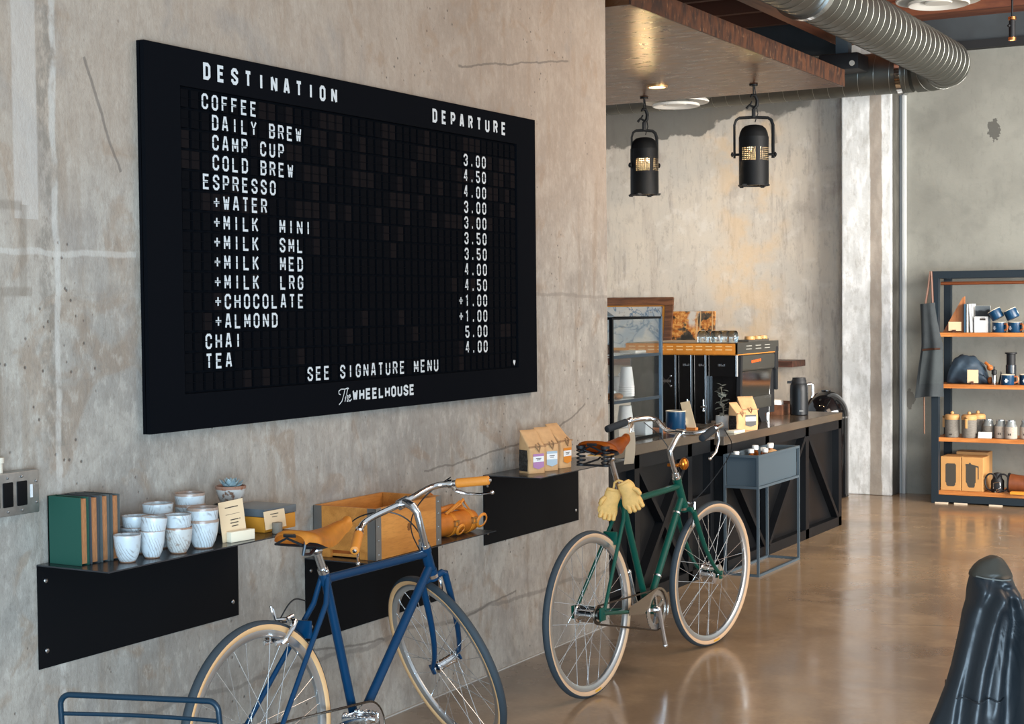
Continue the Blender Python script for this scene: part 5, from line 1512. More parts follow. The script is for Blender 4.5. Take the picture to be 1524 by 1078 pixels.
# napkin box
t = thing('napkin_box', 'brown wooden box of white folded napkins behind the black jug', 'box', (-.42, 10.56, FZ))
b = B(); b.box(-.09, .09, -.09, -.08, 0, .07); b.box(-.09, .09, .08, .09, 0, .09); b.box(.08, .09, -.08, .08, 0, .07); b.box(-.09, -.08, -.08, .08, 0, .09); b.box(-.08, .08, -.08, .08, 0, .01); obj('box', b, mat_wood('walnut_box_wood', '#5c3a28', '#7a5038', axis=1, rough=.5), t, smooth=False)
b = B(); b.box(-.07, .07, -.075, .02, .012, .105, .025, 3); obj('napkins', b, WHITE, t)

# ---------------------------------------------------------------- back wall shelf, pictures, bin
b = B(); b.box(0, 2.3, 0, .338, -.026, .026); tag(obj('wall_shelf', b, DARKWOOD, None, (-3.3, 12.61, 1.083), smooth=False), 'dark thick wooden shelf on the back wall behind the espresso machine', 'shelf')
t = thing('framed_map', 'large brown framed grey map leaning on the back wall shelf above the glass case', 'picture', (-2.78, 12.80, 1.110), rot=(-.16, 0, 0))
FWD = mat_wood('walnut_frame', '#4a2e1d', '#6b452c', axis=0, scale=12, rough=.45); GILT = mat('orange_gilt_slip', '#b5792f', .4, .4)
FW, FH = 1.15, .56
b = B()
for q in ((-FW / 2, FW / 2, 0, .03, 0, .075), (-FW / 2, FW / 2, 0, .03, FH - .075, FH), (-FW / 2, -FW / 2 + .075, 0, .03, .075, FH - .075), (FW / 2 - .075, FW / 2, 0, .03, .075, FH - .075)): b.box(*q, .006)
obj('frame', b, FWD, t)
b = B()
for q in ((-FW / 2 + .07, FW / 2 - .07, .006, .024, .07, .10), (-FW / 2 + .07, FW / 2 - .07, .006, .024, FH - .085, FH - .07), (FW / 2 - .10, FW / 2 - .07, .006, .024, .07, FH - .07), (-FW / 2 + .07, -FW / 2 + .10, .006, .024, .07, FH - .07)): b.box(*q)
obj('slip', b, GILT, t, smooth=False)
m, tt, p = nt('map_print'); g = NG(tt)
c = g.mix(g.ss(g.noise(5, 6, dist=1), .35, .65), lin('#8f979c'), lin('#b3aea4'))
c = g.mix(g.band(g.noise(3.2, 4, dist=1.5, off=(2, 1, 0)), .485, .515, .012), c, lin('#566a7d'))
c = g.mix(g.m('MULTIPLY', g.ss(g.noise(30, 3), .6, .66), .5), c, lin('#77706a'))
tt.links.new(c, p.inputs['Base Color']); p.inputs['Roughness'].default_value = .35
b = B(); b.box(-FW / 2 + .07, FW / 2 - .07, .012, .018, .07, FH - .07); obj('map_sheet', b, m, t, smooth=False)
t = thing('canvas_print', 'unframed canvas of orange autumn trees right of the framed map', 'picture', (-2.02, 12.86, 1.110), rot=(-.10, 0, 0))
m, tt, p = nt('autumn_canvas'); g = NG(tt)
c = g.mix(g.ss(g.noise(14, 5), .42, .62), lin('#23211b'), lin('#4a4033'))
up = g.ss(g.z, .12, .26)
orange = g.mix(g.ss(g.noise(34, 4), .4, .62), lin('#a35a1c'), lin('#d39a52'))
c = g.mix(g.m('MULTIPLY', g.ss(g.m('ADD', g.noise(9, 5, off=(1, 0, 3)), g.m('MULTIPLY', up, .20)), .60, .68), .9), c, orange)
wv = g.noise(14, 2, sc=(3.2, 1, .12))
c = g.mix(g.m('MULTIPLY', g.m('MULTIPLY', g.ss(wv, .60, .64), g.ss(g.x, -.02, .04)), .8), c, lin('#c9a679'))
c = g.mix(g.m('MULTIPLY', g.band(g.m('ADD', g.x, g.m('MULTIPLY', g.noise(10, 4), .2)), .06, .13, .02), g.ss(g.z, .26, .33)), c, lin('#b9b3a8'))
tt.links.new(c, p.inputs['Base Color']); p.inputs['Roughness'].default_value = .6
b = B(); b.box(-.21, .21, 0, .02, 0, .425, .003); obj('canvas', b, m, t, smooth=False)

t = thing('waste_bin', 'glossy black domed waste bin standing by the striped column behind the bar', 'bin', (-.655, 12.45, 0))
BINB = mat('gloss_black_bin', '#0b0c0e', .1, spec=.7, coat=.6)
b = B(); b.lathe([(0, 0), (.178, 0), (.186, .01), (.186, .03), (.183, .035), (.183, .66)], 40); obj('body', b, BINB, t)
b = B(); b.lathe([(.185, .66)] + [(.185 * math.cos(a), .66 + .215 * math.sin(a)) for a in [PI / 2 * k / 12 for k in range(1, 12)]] + [(.04, .872), (.04, .879), (0, .88)], 40); obj('dome_lid', b, BINB, t)
b = B(); b.lathe([(.1845, .655), (.188, .655), (.188, .668), (.1845, .668), (.1845, .655)], 40); obj('rim_band', b, CHROME, t)

# ---------------------------------------------------------------- pendant lamps
LAMPB = mat('theatre_lamp_black', '#0c0d0e', .55, spec=.2, bump=.06, bscale=120)
def pendant(loc, rz, label, yoke_r, tilt=0.0):
    t = thing('pendant_lamp', label, 'lamp', loc, rz, 'black perforated stage lamps over the bar')
    # loc is the lamp body base centre; local heights upwards
    b = B(); N = 48; R = .104
    rows_ = [.0, .168] + [.168 + .0136 * k for k in range(1, 8)] + [.300, .335]
    V = [[b.v((R * math.cos(2 * PI * k / N), R * math.sin(2 * PI * k / N), z)) for k in range(N)] for z in rows_]
    for i in range(len(rows_) - 1):
        for k in range(N):
            k2 = (k + 1) % N
            q = [V[i][k], V[i][k2], V[i + 1][k2], V[i + 1][k]]
            if 1 <= i <= 7 and (k - 13) % 24 not in (0, 1, 2, 22, 23, 12, 11):
                c = sum((w.co for w in q), Vector()) / 4
                d = [b.bm.verts.new(c + ((q[n].co + q[(n + 1) % 4].co) / 2 - c) * .48) for n in range(4)]
                for n in range(4):
                    b.f([q[n], q[(n + 1) % 4], d[n]]); b.f([q[n], d[n], d[n - 1]])
            else: b.f(q)
    dome = [(R * .985, .335), (R * .93, .365), (R * .80, .395), (R * .60, .413), (R * .35, .420), (0, .422)]
    bb_ = B(); bb_.lathe(dome, 40)
    mesh_body = obj('lamp_body', b, LAMPB, t, recalc=False, angle=60)
    obj('dome_cap', bb_, LAMPB, t)
    b = B()
    for q in range(4):
        a = PI / 4 + PI / 2 * q
        b.box(-.135 * 0 + (R - .004) * math.cos(a) - .02, (R - .004) * math.cos(a) + .02, (R - .004) * math.sin(a) - .02, (R - .004) * math.sin(a) + .02, -.006, .004)
        b.box(min(0, .03 * math.cos(a)) + R * math.cos(a), max(0, .03 * math.cos(a)) + R * math.cos(a), R * math.sin(a) - .012, R * math.sin(a) + .012, -.012, -.004)
    b.lathe([(R * .86, -.004), (R * 1.06, -.004), (R * 1.06, .004), (R * .86, .004), (R * .86, -.004)], 32)
    obj('filter_holder', b, LAMPB, t)
    b = B(); b.lathe([(0, .012), (R * .86, .012), (R * .86, .016), (0, .016)], 28); obj('amber_filter', b, mat('amber_gel', '#c08a4e', .4, emit='#ff9d40', estr=.6), t)
    # yoke
    b = B(); yr = yoke_r
    pts = [(0, -yr, .19), (0, -yr, .42), (0, -yr + .012, .455), (0, -yr + .035, .47), (0, 0, .475), (0, yr - .035, .47), (0, yr - .012, .455), (0, yr, .42), (0, yr, .19)]
    b.tube(pts, .0065, 8, flat=1.8)
    for q in (-1, 1): b.cyl((0, q * (R - .005), .215), (0, q * (yr + .025), .215), .009, n=10); b.cyl((0, q * (yr + .012), .215), (0, q * (yr + .02), .215), .018, n=12)
    obj('yoke', b, LAMPB, t)
    b = B()
    b.box(-.014, .014, -.012, .012, .472, .535, .003)
    b.tube([(0, 0, .53), (0, .022, .555), (0, .026, .59), (0, .012, .625), (0, -.012, .63), (0, -.022, .612)], [.011, .013, .013, .012, .010, .006], 10)
    b.tube([(0, .0, .545), (0, -.03, .56), (0, -.05, .535)], [.009, .008, .010], 8); b.tube([(0, -.03, .55), (0, -.01, .585)], .006, 8)
    obj('hook_clamp', b, LAMPB, t)
    b = B(); b.cyl((0, 0, .63), (0, 0, 3.128 - loc[2]), .006, n=8); b.tube([(0, .01, .44), (0, .03, .50), (0, .02, .56), (0, .015, .64), (0, .006, .70)], .004, 6)
    b.lathe([(0, 3.13 - loc[2] - .012), (.03, 3.13 - loc[2] - .012), (.03, 3.128 - loc[2]), (0, 3.128 - loc[2])], 16)
    obj('drop_rod', b, LAMPB, t)
    b = B()
    for q in (-1, 1): b.ball((.02, q * .028, .262), .019, (1, 1, 1.3), 12, 8)
    obj('bulb', b, mat('glowing_bulb', '#fff2dd', .4, emit='#ffd9a0', estr=8) if not bpy.data.materials.get('glowing_bulb') else bpy.data.materials['glowing_bulb'], t)
    point('lamp_glow', (loc[0] + 0, loc[1], loc[2] + .235), 70, (1.0, .66, .32), .03)
    sp = bpy.data.lights.new('lamp_beam', 'SPOT'); sp.energy = 26; sp.color = (1, .70, .40); sp.spot_size = 2.0; sp.spot_blend = .6; sp.shadow_soft_size = .05
    so = bpy.data.objects.new('lamp_beam', sp); COL.objects.link(so); so.location = (loc[0], loc[1], loc[2] - .01)
    return t
pendant((-1.435, 10.60, 2.412), -.75, 'left black stage pendant lamp over the bar, nearer the wall corner', .100)
pendant((-.505, 10.40, 2.425), -1.06, 'right black stage pendant lamp with wide wire yoke, in front of the back wall', .135)
# ---------------------------------------------------------------- planter side table
t = thing('side_table', 'slim blue grey steel stand with a deep tray of little bottles, before the bar', 'side table', (.0, 8.59, 0))
TX0, TX1, TL, TH = -.022, .197, .725, .712
for x, y in ((TX0, 0), (TX1 - .014, 0), (TX0, TL - .014), (TX1 - .014, TL - .014)):
    b = B(); b.box(x, x + .014, y, y + .014, 0, TH); obj('leg', b, GREYMETAL, t, smooth=False)
b = B()
for z in (0, .515, TH - .014):
    for x in (TX0, TX1 - .014): b.box(x, x + .014, .014, TL - .014, z, z + .014)
    for y in (0, TL - .014): b.box(TX0 + .014, TX1 - .014, y, y + .014, z, z + .014)
obj('frame_rails', b, GREYMETAL, t, smooth=False)
b = B()
for q in ((TX0 + .016, TX1 - .016, .018, .022, .53, .70), (TX0 + .016, TX1 - .016, TL - .022, TL - .018, .53, .70), (TX0 + .016, TX0 + .020, .022, TL - .022, .53, .70), (TX1 - .020, TX1 - .016, .022, TL - .022, .53, .70), (TX0 + .016, TX1 - .016, .018, TL - .018, .526, .53)): b.box(*q)
b.box(TX0 + .02, TX1 - .02, .022, TL - .022, .645, .65)
obj('tray_box', b, GREYMETAL, t, smooth=False)
CAPW = mat('white_cap', '#dcdad4', .4); AMB = mat('amber_bottle_glass', '#8a4a1c', .15, trans=.3, spec=.6)
b0 = thing('small_bottle', 'small amber bottle with a white cap lying tilted at the near end of the stand', 'bottle', (.03, 8.665, .6505), group='white capped bottles on the stand')
b = B(); b.lathe([(0, 0), (.017, 0), (.018, .004), (.018, .045), (.010, .055), (.010, .06), (0, .06)], 18); obj('bottle_body', b, AMB, b0)
b = B(); b.lathe([(0, .056), (.017, .056), (.0175, .060), (.0175, .077), (.016, .079), (0, .079)], 18); obj('cap', b, CAPW, b0)
BL = ['second small bottle from the near end of the stand', 'tallest standing amber bottle near the middle of the stand', 'front amber bottle at the outer edge of the stand, mid way', 'small bottle right behind the front amber one', 'pale capped bottle in the middle of the far group on the stand', 'bottle second from the far end of the stand', 'last bottle at the far end of the stand']
for i, (x, y, z, s) in enumerate(((.075, 8.79, 0, 1.0), (.06, 8.90, .018, 1.1), (.135, 8.87, -.0, 1.0), (.10, 8.93, .01, .95), (.08, 9.02, 0, .85), (.09, 9.08, .006, 1.1), (.06, 9.17, .006, 1.05))):
    c = dup(b0, (x, y, .6505), label=BL[i]); c.scale = (s, s, s + z * 4)
b0.rotation_euler = (.0, .0, 0); b0.scale = (1, 1, .95)
b = B(); b.ball((0, 0, .03), .045, (.8, 1.3, .62)); tag(obj('paper_wrapped_soap', b, KRAFT, None, (.115, 9.05, .6505)), 'rounded tan paper parcel among the bottles on the stand', 'parcel')

# ---------------------------------------------------------------- merchandise rack
RX0, RX1, RY0, RY1, RH = .222, 1.75, 12.40, 12.85, 1.838
t = thing('display_rack', 'black steel rack with four wooden shelves of merchandise against the back wall', 'shelf', (RX0, RY0, 0))
W_, D_ = RX1 - RX0, RY1 - RY0; s = .055
for x, y in ((0, 0), (W_ - s, 0), (0, D_ - s), (W_ - s, D_ - s)):
    b = B(); b.box(x, x + s, y, y + s, 0, RH); obj('post', b, NAVYFRAME, t, smooth=False)
b = B()
for z in (0.012, RH - s):
    for y in (0, D_ - s): b.box(s, W_ - s, y, y + s, z, z + s)
    for x in (0, W_ - s): b.box(x, x + s, s, D_ - s, z, z + s)
obj('frame_rails', b, NAVYFRAME, t, smooth=False)
SHZ = (.100, .522, .945, 1.352)
for z in SHZ:
    b = B(); b.box(.015, W_ - .015, .02, D_ - .02, z - .032, z, .002); obj('shelf_board', b, SHELFWOOD, t, smooth=False)
b = B(); b.cyl((s, .08, 1.742), (W_ - s, .08, 1.742), .013); obj('hanging_rod', b, mat('copper_rod', '#9c5c3c', .35, .7), t)
b = B()
for x in (.03, .18, .45): b.box(x, x + .10, -.004, .03, 0, .010)
obj('foot_pad', b, mat('pale_pad', '#cbb9a2', .7), t, smooth=False)
Z1, Z2, Z3, Z4 = SHZ[3] + .0005, SHZ[2] + .0005, SHZ[1] + .0005, SHZ[0] + .0005
# --- top shelf
t = thing('wooden_sail', 'triangular wooden board standing at the left end of the top rack shelf', 'sign', (.275, 12.55, Z1))
b = B(); b.prism([(0, 0), (.172, 0), (.172, .285), (.155, .275)], lambda x, z: (x, 0, z), lambda x, z: (x, .022, z)); obj('board', b, mat_wood('copper_wood', '#8f5530', '#b07245', axis=2, rough=.5), t, smooth=False)
b = B(); b.box(.055, .155, -.04, -.036, .012, .085); obj('card', b, PAPERTAN, t, smooth=False)
b = B(); b.box(.09, .115, -.055, -.02, 0, .022); obj('card_clip', b, DARKWOOD, t, smooth=False)
bk = [('#39566b', .018, .225, 'thin blue book right of the wooden sail on the rack'), ('#d5d2ca', .017, .222, 'slim white spined book beside the blue one on the rack'), ('#cdd0d0', .022, .225, 'white book leaning next to the slim ones on the rack')]
x = .452
for i, (c_, w, h, lb) in enumerate(bk):
    t = thing('book', lb, 'book', (x, 12.50, Z1), group='books on the top rack shelf', rot=(0, -.06 if i == 2 else 0, 0)); x += w + (.012 if i == 1 else .003)
    b = B(); b.box(0, .002, 0, .15, 0, h); b.box(w - .002, w, 0, .15, 0, h); b.box(0, w, 0, .003, 0, h); obj('cover', b, mat('rack_book_cover', c_, .5), t, smooth=False)
    b = B(); b.box(.002, w - .002, .003, .146, .003, h - .003); obj('page_block', b, mat('white_pages', '#d9d6cc', .8), t, smooth=False)
t = thing('magazine', 'magazine with a dark mountain photo cover standing behind a white card', 'magazine', (.528, 12.55, Z1))
b = B(); b.box(0, .118, 0, .012, 0, .21); obj('pages', b, mat('magazine_paper', '#c5c6c4', .5), t, smooth=False)
m, tt, p = nt('mountain_cover'); g = NG(tt)
ed = g.m('ADD', g.z, g.m('MULTIPLY', g.m('SUBTRACT', g.noise(18, 4), .5), .06))
c = g.mix(g.ss(ed, .165, .18), g.mix(g.ss(ed, .10, .13), lin('#8a8d8e'), lin('#26292c')), lin('#5d6468'))
tt.links.new(c, p.inputs['Base Color']); p.inputs['Roughness'].default_value = .3
b = B(); b.box(.001, .117, -.0012, 0, .001, .209); obj('cover', b, m, t, smooth=False)
t = thing('white_card', 'white printed card in front of the mountain magazine', 'card', (.535, 12.50, Z1))
b = B(); b.box(0, .105, 0, .003, 0, .125); obj('card', b, WHITE, t, smooth=False)
b = B(); b.box(.04, .085, -.0006, 0, .095, .110); b.box(.045, .08, -.0006, 0, .112, .117); obj('printed_mark', b, INK, t, smooth=False)
GM = 'blue enamel mugs on the rack'
mug((.725, 12.50, Z1), 'blue enamel mug upright on the top shelf, leftmost of its row', rz=-2.1, r=.052, h=.082, grp=GM)
mug((.845, 12.50, Z1), 'second upright blue enamel mug on the top shelf', rz=-2.1, r=.052, h=.082, grp=GM)
mug((.965, 12.50, Z1), 'third upright blue mug on the top shelf, cut by the frame edge', rz=-2.1, r=.052, h=.082, grp=GM)
mug((.72, 12.50, Z1 + .083 + .026), 'tilted blue mug stacked on the leftmost upright mug', grp=GM, r=.05, h=.075, tilt=(0, -.5, -PI / 2 * 0))
mug((.835, 12.50, Z1 + .083 + .026), 'tilted blue mug stacked on the second upright mug', grp=GM, r=.05, h=.075, tilt=(0, -.45, 0))
# --- second shelf
t = thing('duffel_bag', 'dark blue canvas bag with a tan card before it on the second rack shelf', 'bag', (.475, 12.56, Z2))
b = B()
def bagf(u, v):
    a = 2 * PI * u; x = (v - .5) * .335
    k = max(.02, 1 - abs((v - .42) / .58) ** 2.6) if v > .42 else max(.05, 1 - abs((v - .42) / .42) ** 3.2)
    hh = .225 * k ** .75; dd = .085 * k ** .35
    z = hh / 2 + hh / 2 * math.sin(a); y = dd * math.cos(a)
    wr = .006 * math.sin(22 * v + 3 * math.sin(a * 2)) + .004 * math.sin(9 * a + 20 * v)
    return (x, y + wr, max(0, z + wr * (math.sin(a) > 0)))
V = b.grid(bagf, 28, 26, cu=True); b.f([V[i][0] for i in range(28)]); b.f([V[i][-1] for i in range(28)])
obj('body', b, mat('waxed_blue_canvas', '#2c3b48', .6, var=.2, vscale=14, bump=.3, bscale=40), t, angle=70)
b = B(); b.tube([(.14, -.04, .17), (.165, -.05, .15), (.185, -.03, .125), (.17, 0, .12)], .012, 8); b.ball((.172, -.03, .13), .024); b.ball((.175, -.03, .03), .026, (.8, 1, 1.1)); obj('leather_tab', b, mat('orange_brown_leather', '#a55a22', .5), t)
b = B(); b.box(.02, .105, -.125, -.122, .012, .115); obj('card', b, PAPERTAN, t, smooth=False)
b = B(); b.box(.05, .07, -.14, -.11, 0, .025); obj('card_clip', b, DARKWOOD, t, smooth=False)
t = thing('steel_flask', 'tiny steel flask with black cap between the canvas bag and the black brewer', 'bottle', (.692, 12.48, Z2))
b = B(); b.lathe([(0, 0), (.017, 0), (.018, .003), (.018, .07), (.012, .08), (0, .08)], 20); obj('body', b, STEEL, t)
b = B(); b.lathe([(0, .08), (.020, .08), (.021, .085), (.020, .112), (.006, .118), (.005, .14), (0, .141)], 18); obj('cap', b, BLACKMAT, t)
t = thing('clip_stand', 'small dark metal clip stand beside the steel flask', 'clip', (.735, 12.52, Z2))
b = B(); b.tube([(-.015, 0, .0), (-.005, 0, .05), (.0, 0, .10), (.012, 0, .05), (.02, 0, .0)], .007, 8); obj('body', b, BLACKMAT, t)
t = thing('coffee_press', 'tall black plunger coffee brewer behind a blue mug', 'coffee press', (.795, 12.60, Z2))
b = B(); b.lathe([(0, 0), (.052, 0), (.052, .012), (.040, .014), (.040, .15), (0, .15)], 24); obj('chamber', b, mat('smoked_plastic', '#20242a', .25, spec=.6), t)
b = B(); b.lathe([(0, .15), (.034, .15), (.034, .235), (.046, .238), (.046, .248), (0, .25)], 24); obj('plunger', b, BLACKMAT, t)
b = B(); b.box(-.006, .006, -.0415, -.0395, .05, .075); b.box(-.010, .010, -.0415, -.0395, .055, .06); obj('printed_mark', b, WHITE, t, smooth=False)
mug((.797, 12.47, Z2), 'blue enamel mug on the second rack shelf before the black brewer', rz=-PI / 2, r=.05, h=.08, grp=GM)
mug((.925, 12.52, Z2), 'right hand blue mug on the second rack shelf, by the frame edge', rz=-PI / 2, r=.048, h=.08, grp=GM)
# --- third shelf: knitted french presses and jars
KNIT = mat('grey_knit', '#6f6a62', .85, var=.15, vscale=60, bump=.5, bscale=90, stretch=(1, 1, 3)); KNITP = mat('pale_knit', '#a3978a', .85, var=.12, vscale=60, bump=.5, bscale=90, stretch=(1, 1, 3))
LIDW = mat('pale_wood_lid', '#b98b57', .55, var=.1, vscale=20)
def knit_press(x, y, label):
    t = thing('french_press', label, 'french press', (x, y, Z3), group='knit wrapped french presses')
    b = B(); b.lathe([(0, 0), (.055, 0), (.057, .005), (.057, .135), (.054, .14), (0, .14)], 28); obj('body', b, KNIT, t)
    b = B(); b.lathe([(0, .140), (.058, .140), (.060, .145), (.060, .168), (.05, .180), (0, .184)], 28); b.ball((0, 0, .192), .014); obj('lid', b, LIDW, t)
    b = B(); b.box(-.075, -.056, -.008, .008, .075, .165, .003); b.box(-.075, -.05, -.008, .008, .150, .168, .003); obj('handle', b, LIDW, t)
    b = B(); b.box(-.012, .012, -.0585, -.0565, .018, .03); obj('sewn_mark', b, INK, t, smooth=False)
    return t
k1 = knit_press(.362, 12.50, 'left knit wrapped french press with pale wooden lid and handle')
k2 = knit_press(.495, 12.50, 'right knit wrapped french press, its pale handle turned to the front'); k2.rotation_euler = (0, 0, 1.45)
k3 = dup(k2, (.53, 12.64, Z3), rz=.4, label='third knit french press standing behind the right one')
def jar(x, y, label, knit, s=1.0):
    t = thing('storage_jar', label, 'jar', (x, y, Z3), group='knit sleeved glass jars')
    b = B(); b.lathe([(0, .0), (.040, .0), (.044, .006), (.045, .10), (.036, .115), (.035, .14), (.032, .14), (.032, .112), (.040, .098), (.040, .008), (0, .006)], 24); obj('glass', b, mat('jar_glass', '#aeb4b4', .08, trans=.6, spec=.6) if not bpy.data.materials.get('jar_glass') else bpy.data.materials['jar_glass'], t)
    b = B(); b.lathe([(.0452, .003), (.048, .006), (.048, .092), (.0452, .095)], 24); obj('knit_sleeve', b, knit, t)
    b = B(); b.lathe([(0, .14), (.034, .14), (.034, .146), (0, .147)], 22); obj('lid', b, STEEL, t)
    b = B(); b.box(-.010, -.002, -.0495, -.0478, .03, .045); b.box(.003, .011, -.0495, -.0478, .03, .045); obj('sewn_mark', b, INK, t, smooth=False)
    return t
jar(.632, 12.56, 'dark grey knit jar right of the french presses', KNIT)
jar(.732, 12.53, 'pale knit sleeved jar, second from the left', KNITP)
jar(.818, 12.49, 'pale knit jar at the front with a dark stitched mark, third from the left', KNITP)
jar(.925, 12.53, 'rightmost pale knit jar, cut by the frame edge', KNITP)
b = B(); b.M = Matrix.Rotation(-.35, 4, 'X'); b.box(-.052, .052, 0, .004, .002, .052); tag(obj('price_card', b, mat('white_card_paper', '#dedcd2', .6), None, (.625, 12.455, Z3), smooth=False), 'small white price card tilted before the grey knit jar', 'sign')
# --- bottom shelf: boxes, camera, basket
CBX = mat('tan_carton', '#b88850', .65, var=.05, vscale=8); CDK = mat('carton_print', '#3d3932', .6)
def carton(x0, x1, label, sil):
    t = thing('product_box', label, 'box', (x0, 12.46, Z4), group='tan cartons with printed coffee pots')
    w = x1 - x0; h = .268
    b = B(); b.box(0, w, 0, .22, 0, h, .0015, 1); obj('carton', b, CBX, t, smooth=False)
    b = B(); b.f([b.v((w * px, -.0008, h * pz)) for px, pz in sil])
    obj('pot_print', b, CDK, t, smooth=False)
    return t
sil1 = [(.28, .16), (.36, .12), (.64, .12), (.72, .16), (.72, .22), (.76, .24), (.76, .76), (.70, .80), (.30, .80), (.24, .76), (.24, .24), (.28, .22)]
sil2 = [(.28, .16), (.34, .11), (.58, .11), (.62, .16), (.62, .24), (.66, .26), (.66, .72), (.76, .70), (.76, .36), (.80, .36), (.80, .74), (.44, .80), (.42, .84), (.36, .84), (.34, .80), (.18, .80), (.20, .72), (.20, .26), (.24, .24)]
carton(.282, .440, 'left tan carton with a dark coffee pot print on the bottom rack shelf', sil1)
carton(.446, .612, 'right tan carton with a printed pot and handle on the bottom rack shelf', sil2)
b = B(); b.box(0, .25, 0, .16, 0, .29, .002, 1); tag(obj('product_box', b, mat('brown_carton', '#9a7448', .7), None, (.35, 12.685, Z4), smooth=False), 'brown carton standing behind the two printed cartons', 'box')
t = thing('camera', 'dark strapped canister with chrome buckles beside the cartons', 'canister', (.715, 12.50, Z4))
b = B(); b.lathe([(0, 0), (.045, 0), (.05, .01), (.05, .09), (.035, .11), (.03, .15), (0, .155)], 24); obj('body', b, BLACKMAT, t)
b = B()
for xx in (-.045, .05):
    ring = [(xx + .045 * math.cos(a), -.03, .08 + .065 * math.sin(a)) for a in [2 * PI * k / 24 for k in range(24)]]; b.tube(ring, .007, 7, closed=True)
obj('strap', b, BLACKMAT, t)
b = B(); b.tube([(-.02, -.058, .03), (-.02, -.058, .075), (.03, -.058, .085), (.035, -.058, .04), (0, -.06, .02)], .004, 6); b.cyl((-.01, -.06, .0), (.03, -.06, .02), .004); obj('buckle', b, CHROME, t)
t['label'] = 'dark canister with round black straps beside the right carton'; t.name = 'strapped_canister'
t = thing('leather_holder', 'brown leather tapered holder lying on the bottom shelf at the frame edge', 'holder', (.90, 12.52, Z4))
b = B(); b.tube([(-.10, 0, .075), (-.09, 0, .075), (.08, 0, .065), (.16, 0, .062)], [.060, .072, .062, .058], 24); obj('body', b, mat('cognac_leather', '#6e3b1f', .5, var=.15, vscale=18), t)
b = B(); b.lathe([(.06, -.006), (.078, -.004), (.078, .006), (.06, .006), (.06, -.006)], 28, (-.10, 0, .075), (1, 0, 0)); obj('rim', b, BLACKMAT, t)
b = B(); b.box(-.07, .07, -.04, .02, 0, .022, .003); tag(obj('orange_book', b, mat('orange_box_card', '#d98a2a', .5), None, (.905, 12.415, Z4), smooth=False), 'small orange packet at the front of the bottom shelf, by the frame edge', 'packet')

# ---------------------------------------------------------------- apron on the rack
t = thing('apron', 'grey canvas work apron hanging from the rack by brown leather straps', 'apron', (.215, 12.385, .83))
b = B()
def apr(u, v):
    z = .755 * (1 - v)
    # left/right outlines from top to hem
    if v < .45:
        k = v / .45; xl = -.072 + .012 * k; xr = .045 + .060 * k ** 1.6
    else:
        k = (v - .45) / .55; xl = -.060 - .050 * k; xr = .105 + .008 * k
    x = xl + (xr - xl) * u
    y = -.03 * math.sin(PI * u) - .012 * math.sin(3 * PI * u + 2 * v) * (.4 + v) + .01 * math.sin(6 * v) + .004
    return (x, y - .025, z + .02 * math.sin(2.2 * u + .4) * v + .012 * (u - .5))
b.grid(apr, 22, 30); bmesh.ops.solidify(b.bm, geom=b.bm.faces[:], thickness=.006)
APR = mat('grey_waxed_canvas', '#4c5255', .8, var=.12, vscale=10, bump=.2, bscale=120)
obj('cloth', b, APR, t, recalc=False, angle=60)
b = B()
def pk(u, v):
    p = apr(.12 + .86 * u, .50 + .36 * v); return (p[0], p[1] - .006, p[2])
b.grid(pk, 16, 8); bmesh.ops.solidify(b.bm, geom=b.bm.faces[:], thickness=.004); obj('pocket', b, mat('grey_canvas_pocket', '#535a5c', .8, var=.1, vscale=10), t, recalc=False, angle=60)
b = B()
pts = [apr(u, .49) for u in (.10, .3, .5, .7, .9)]; b.tube([(p[0], p[1] - .014, p[2]) for p in pts], .007, 6, flat=1.4); obj('leather_trim', b, mat('dark_leather_trim', '#3a2318', .5), t)
b = B(); b.tube([(-.03, -.02, .75), (-.005, -.018, .90), (.008, -.015, 1.008)], .009, 6, flat=.4); b.tube([(.03, -.025, .74), (.022, -.02, .90), (.014, -.015, 1.008)], .009, 6, flat=.4); obj('strap', b, mat('brown_strap', '#5a3622', .5), t)
b = B(); b.tube([(-.045, .0, .30), (-.048, .004, .05), (-.045, .004, -.28)], .006, 6); obj('tie_cord', b, mat('brown_tie', '#6b4a34', .6), t)

# ---------------------------------------------------------------- wire chair at the bottom left
t = thing('wire_chair', 'dark blue metal chair back with rounded corners at the bottom left', 'chair', (1.16, 2.395, 0), rz=.305 - .0)
CHB = mat('dark_teal_enamel', '#0a2433', .38, coat=.1, spec=.3)
Wc, Zt = .175, .80
def rr(z_top, z_bot, w, r, y=0.0, lean=0.0):
    pts = []
    pts.append((-w - .010, y - lean, z_bot)); 
    for k in range(7):
        a = PI - PI / 2 * k / 6; pts.append((-w + r + r * math.cos(a), y, z_top - r + r * math.sin(a)))
    for k in range(7):
        a = PI / 2 - PI / 2 * k / 6; pts.append((w - r + r * math.cos(a), y, z_top - r + r * math.sin(a)))
    pts.append((w + .010, y - lean, z_bot))
    return pts
b = B(); b.tube(rr(Zt, .43, Wc, .022, 0, -.05), .0062, 10); obj('back_frame', b, CHB, t)
for z in (.758, .66, .56):
    b = B(); b.tube([(-Wc - .001, .0 + .05 * (Zt - z) / .37, z)] + [(-Wc + 2 * Wc * k / 10, .012 * math.sin(PI * k / 10) + .05 * (Zt - z) / .37, z) for k in range(1, 10)] + [(Wc + .001, .05 * (Zt - z) / .37, z)], .0045, 8); obj('back_rail', b, CHB, t)
b = B(); b.box(-.20, .20, -.34, .06, .425, .44, .006); obj('seat', b, CHB, t)
for x, y, dx, dy in ((-.18, .05, -.02, .05), (.18, .05, .02, .05), (-.18, -.32, -.02, -.03), (.18, -.32, .02, -.03)):
    b = B(); b.cyl((x, y, .43), (x + dx, y + dy, 0), .009, n=10); obj('leg', b, CHB, t)

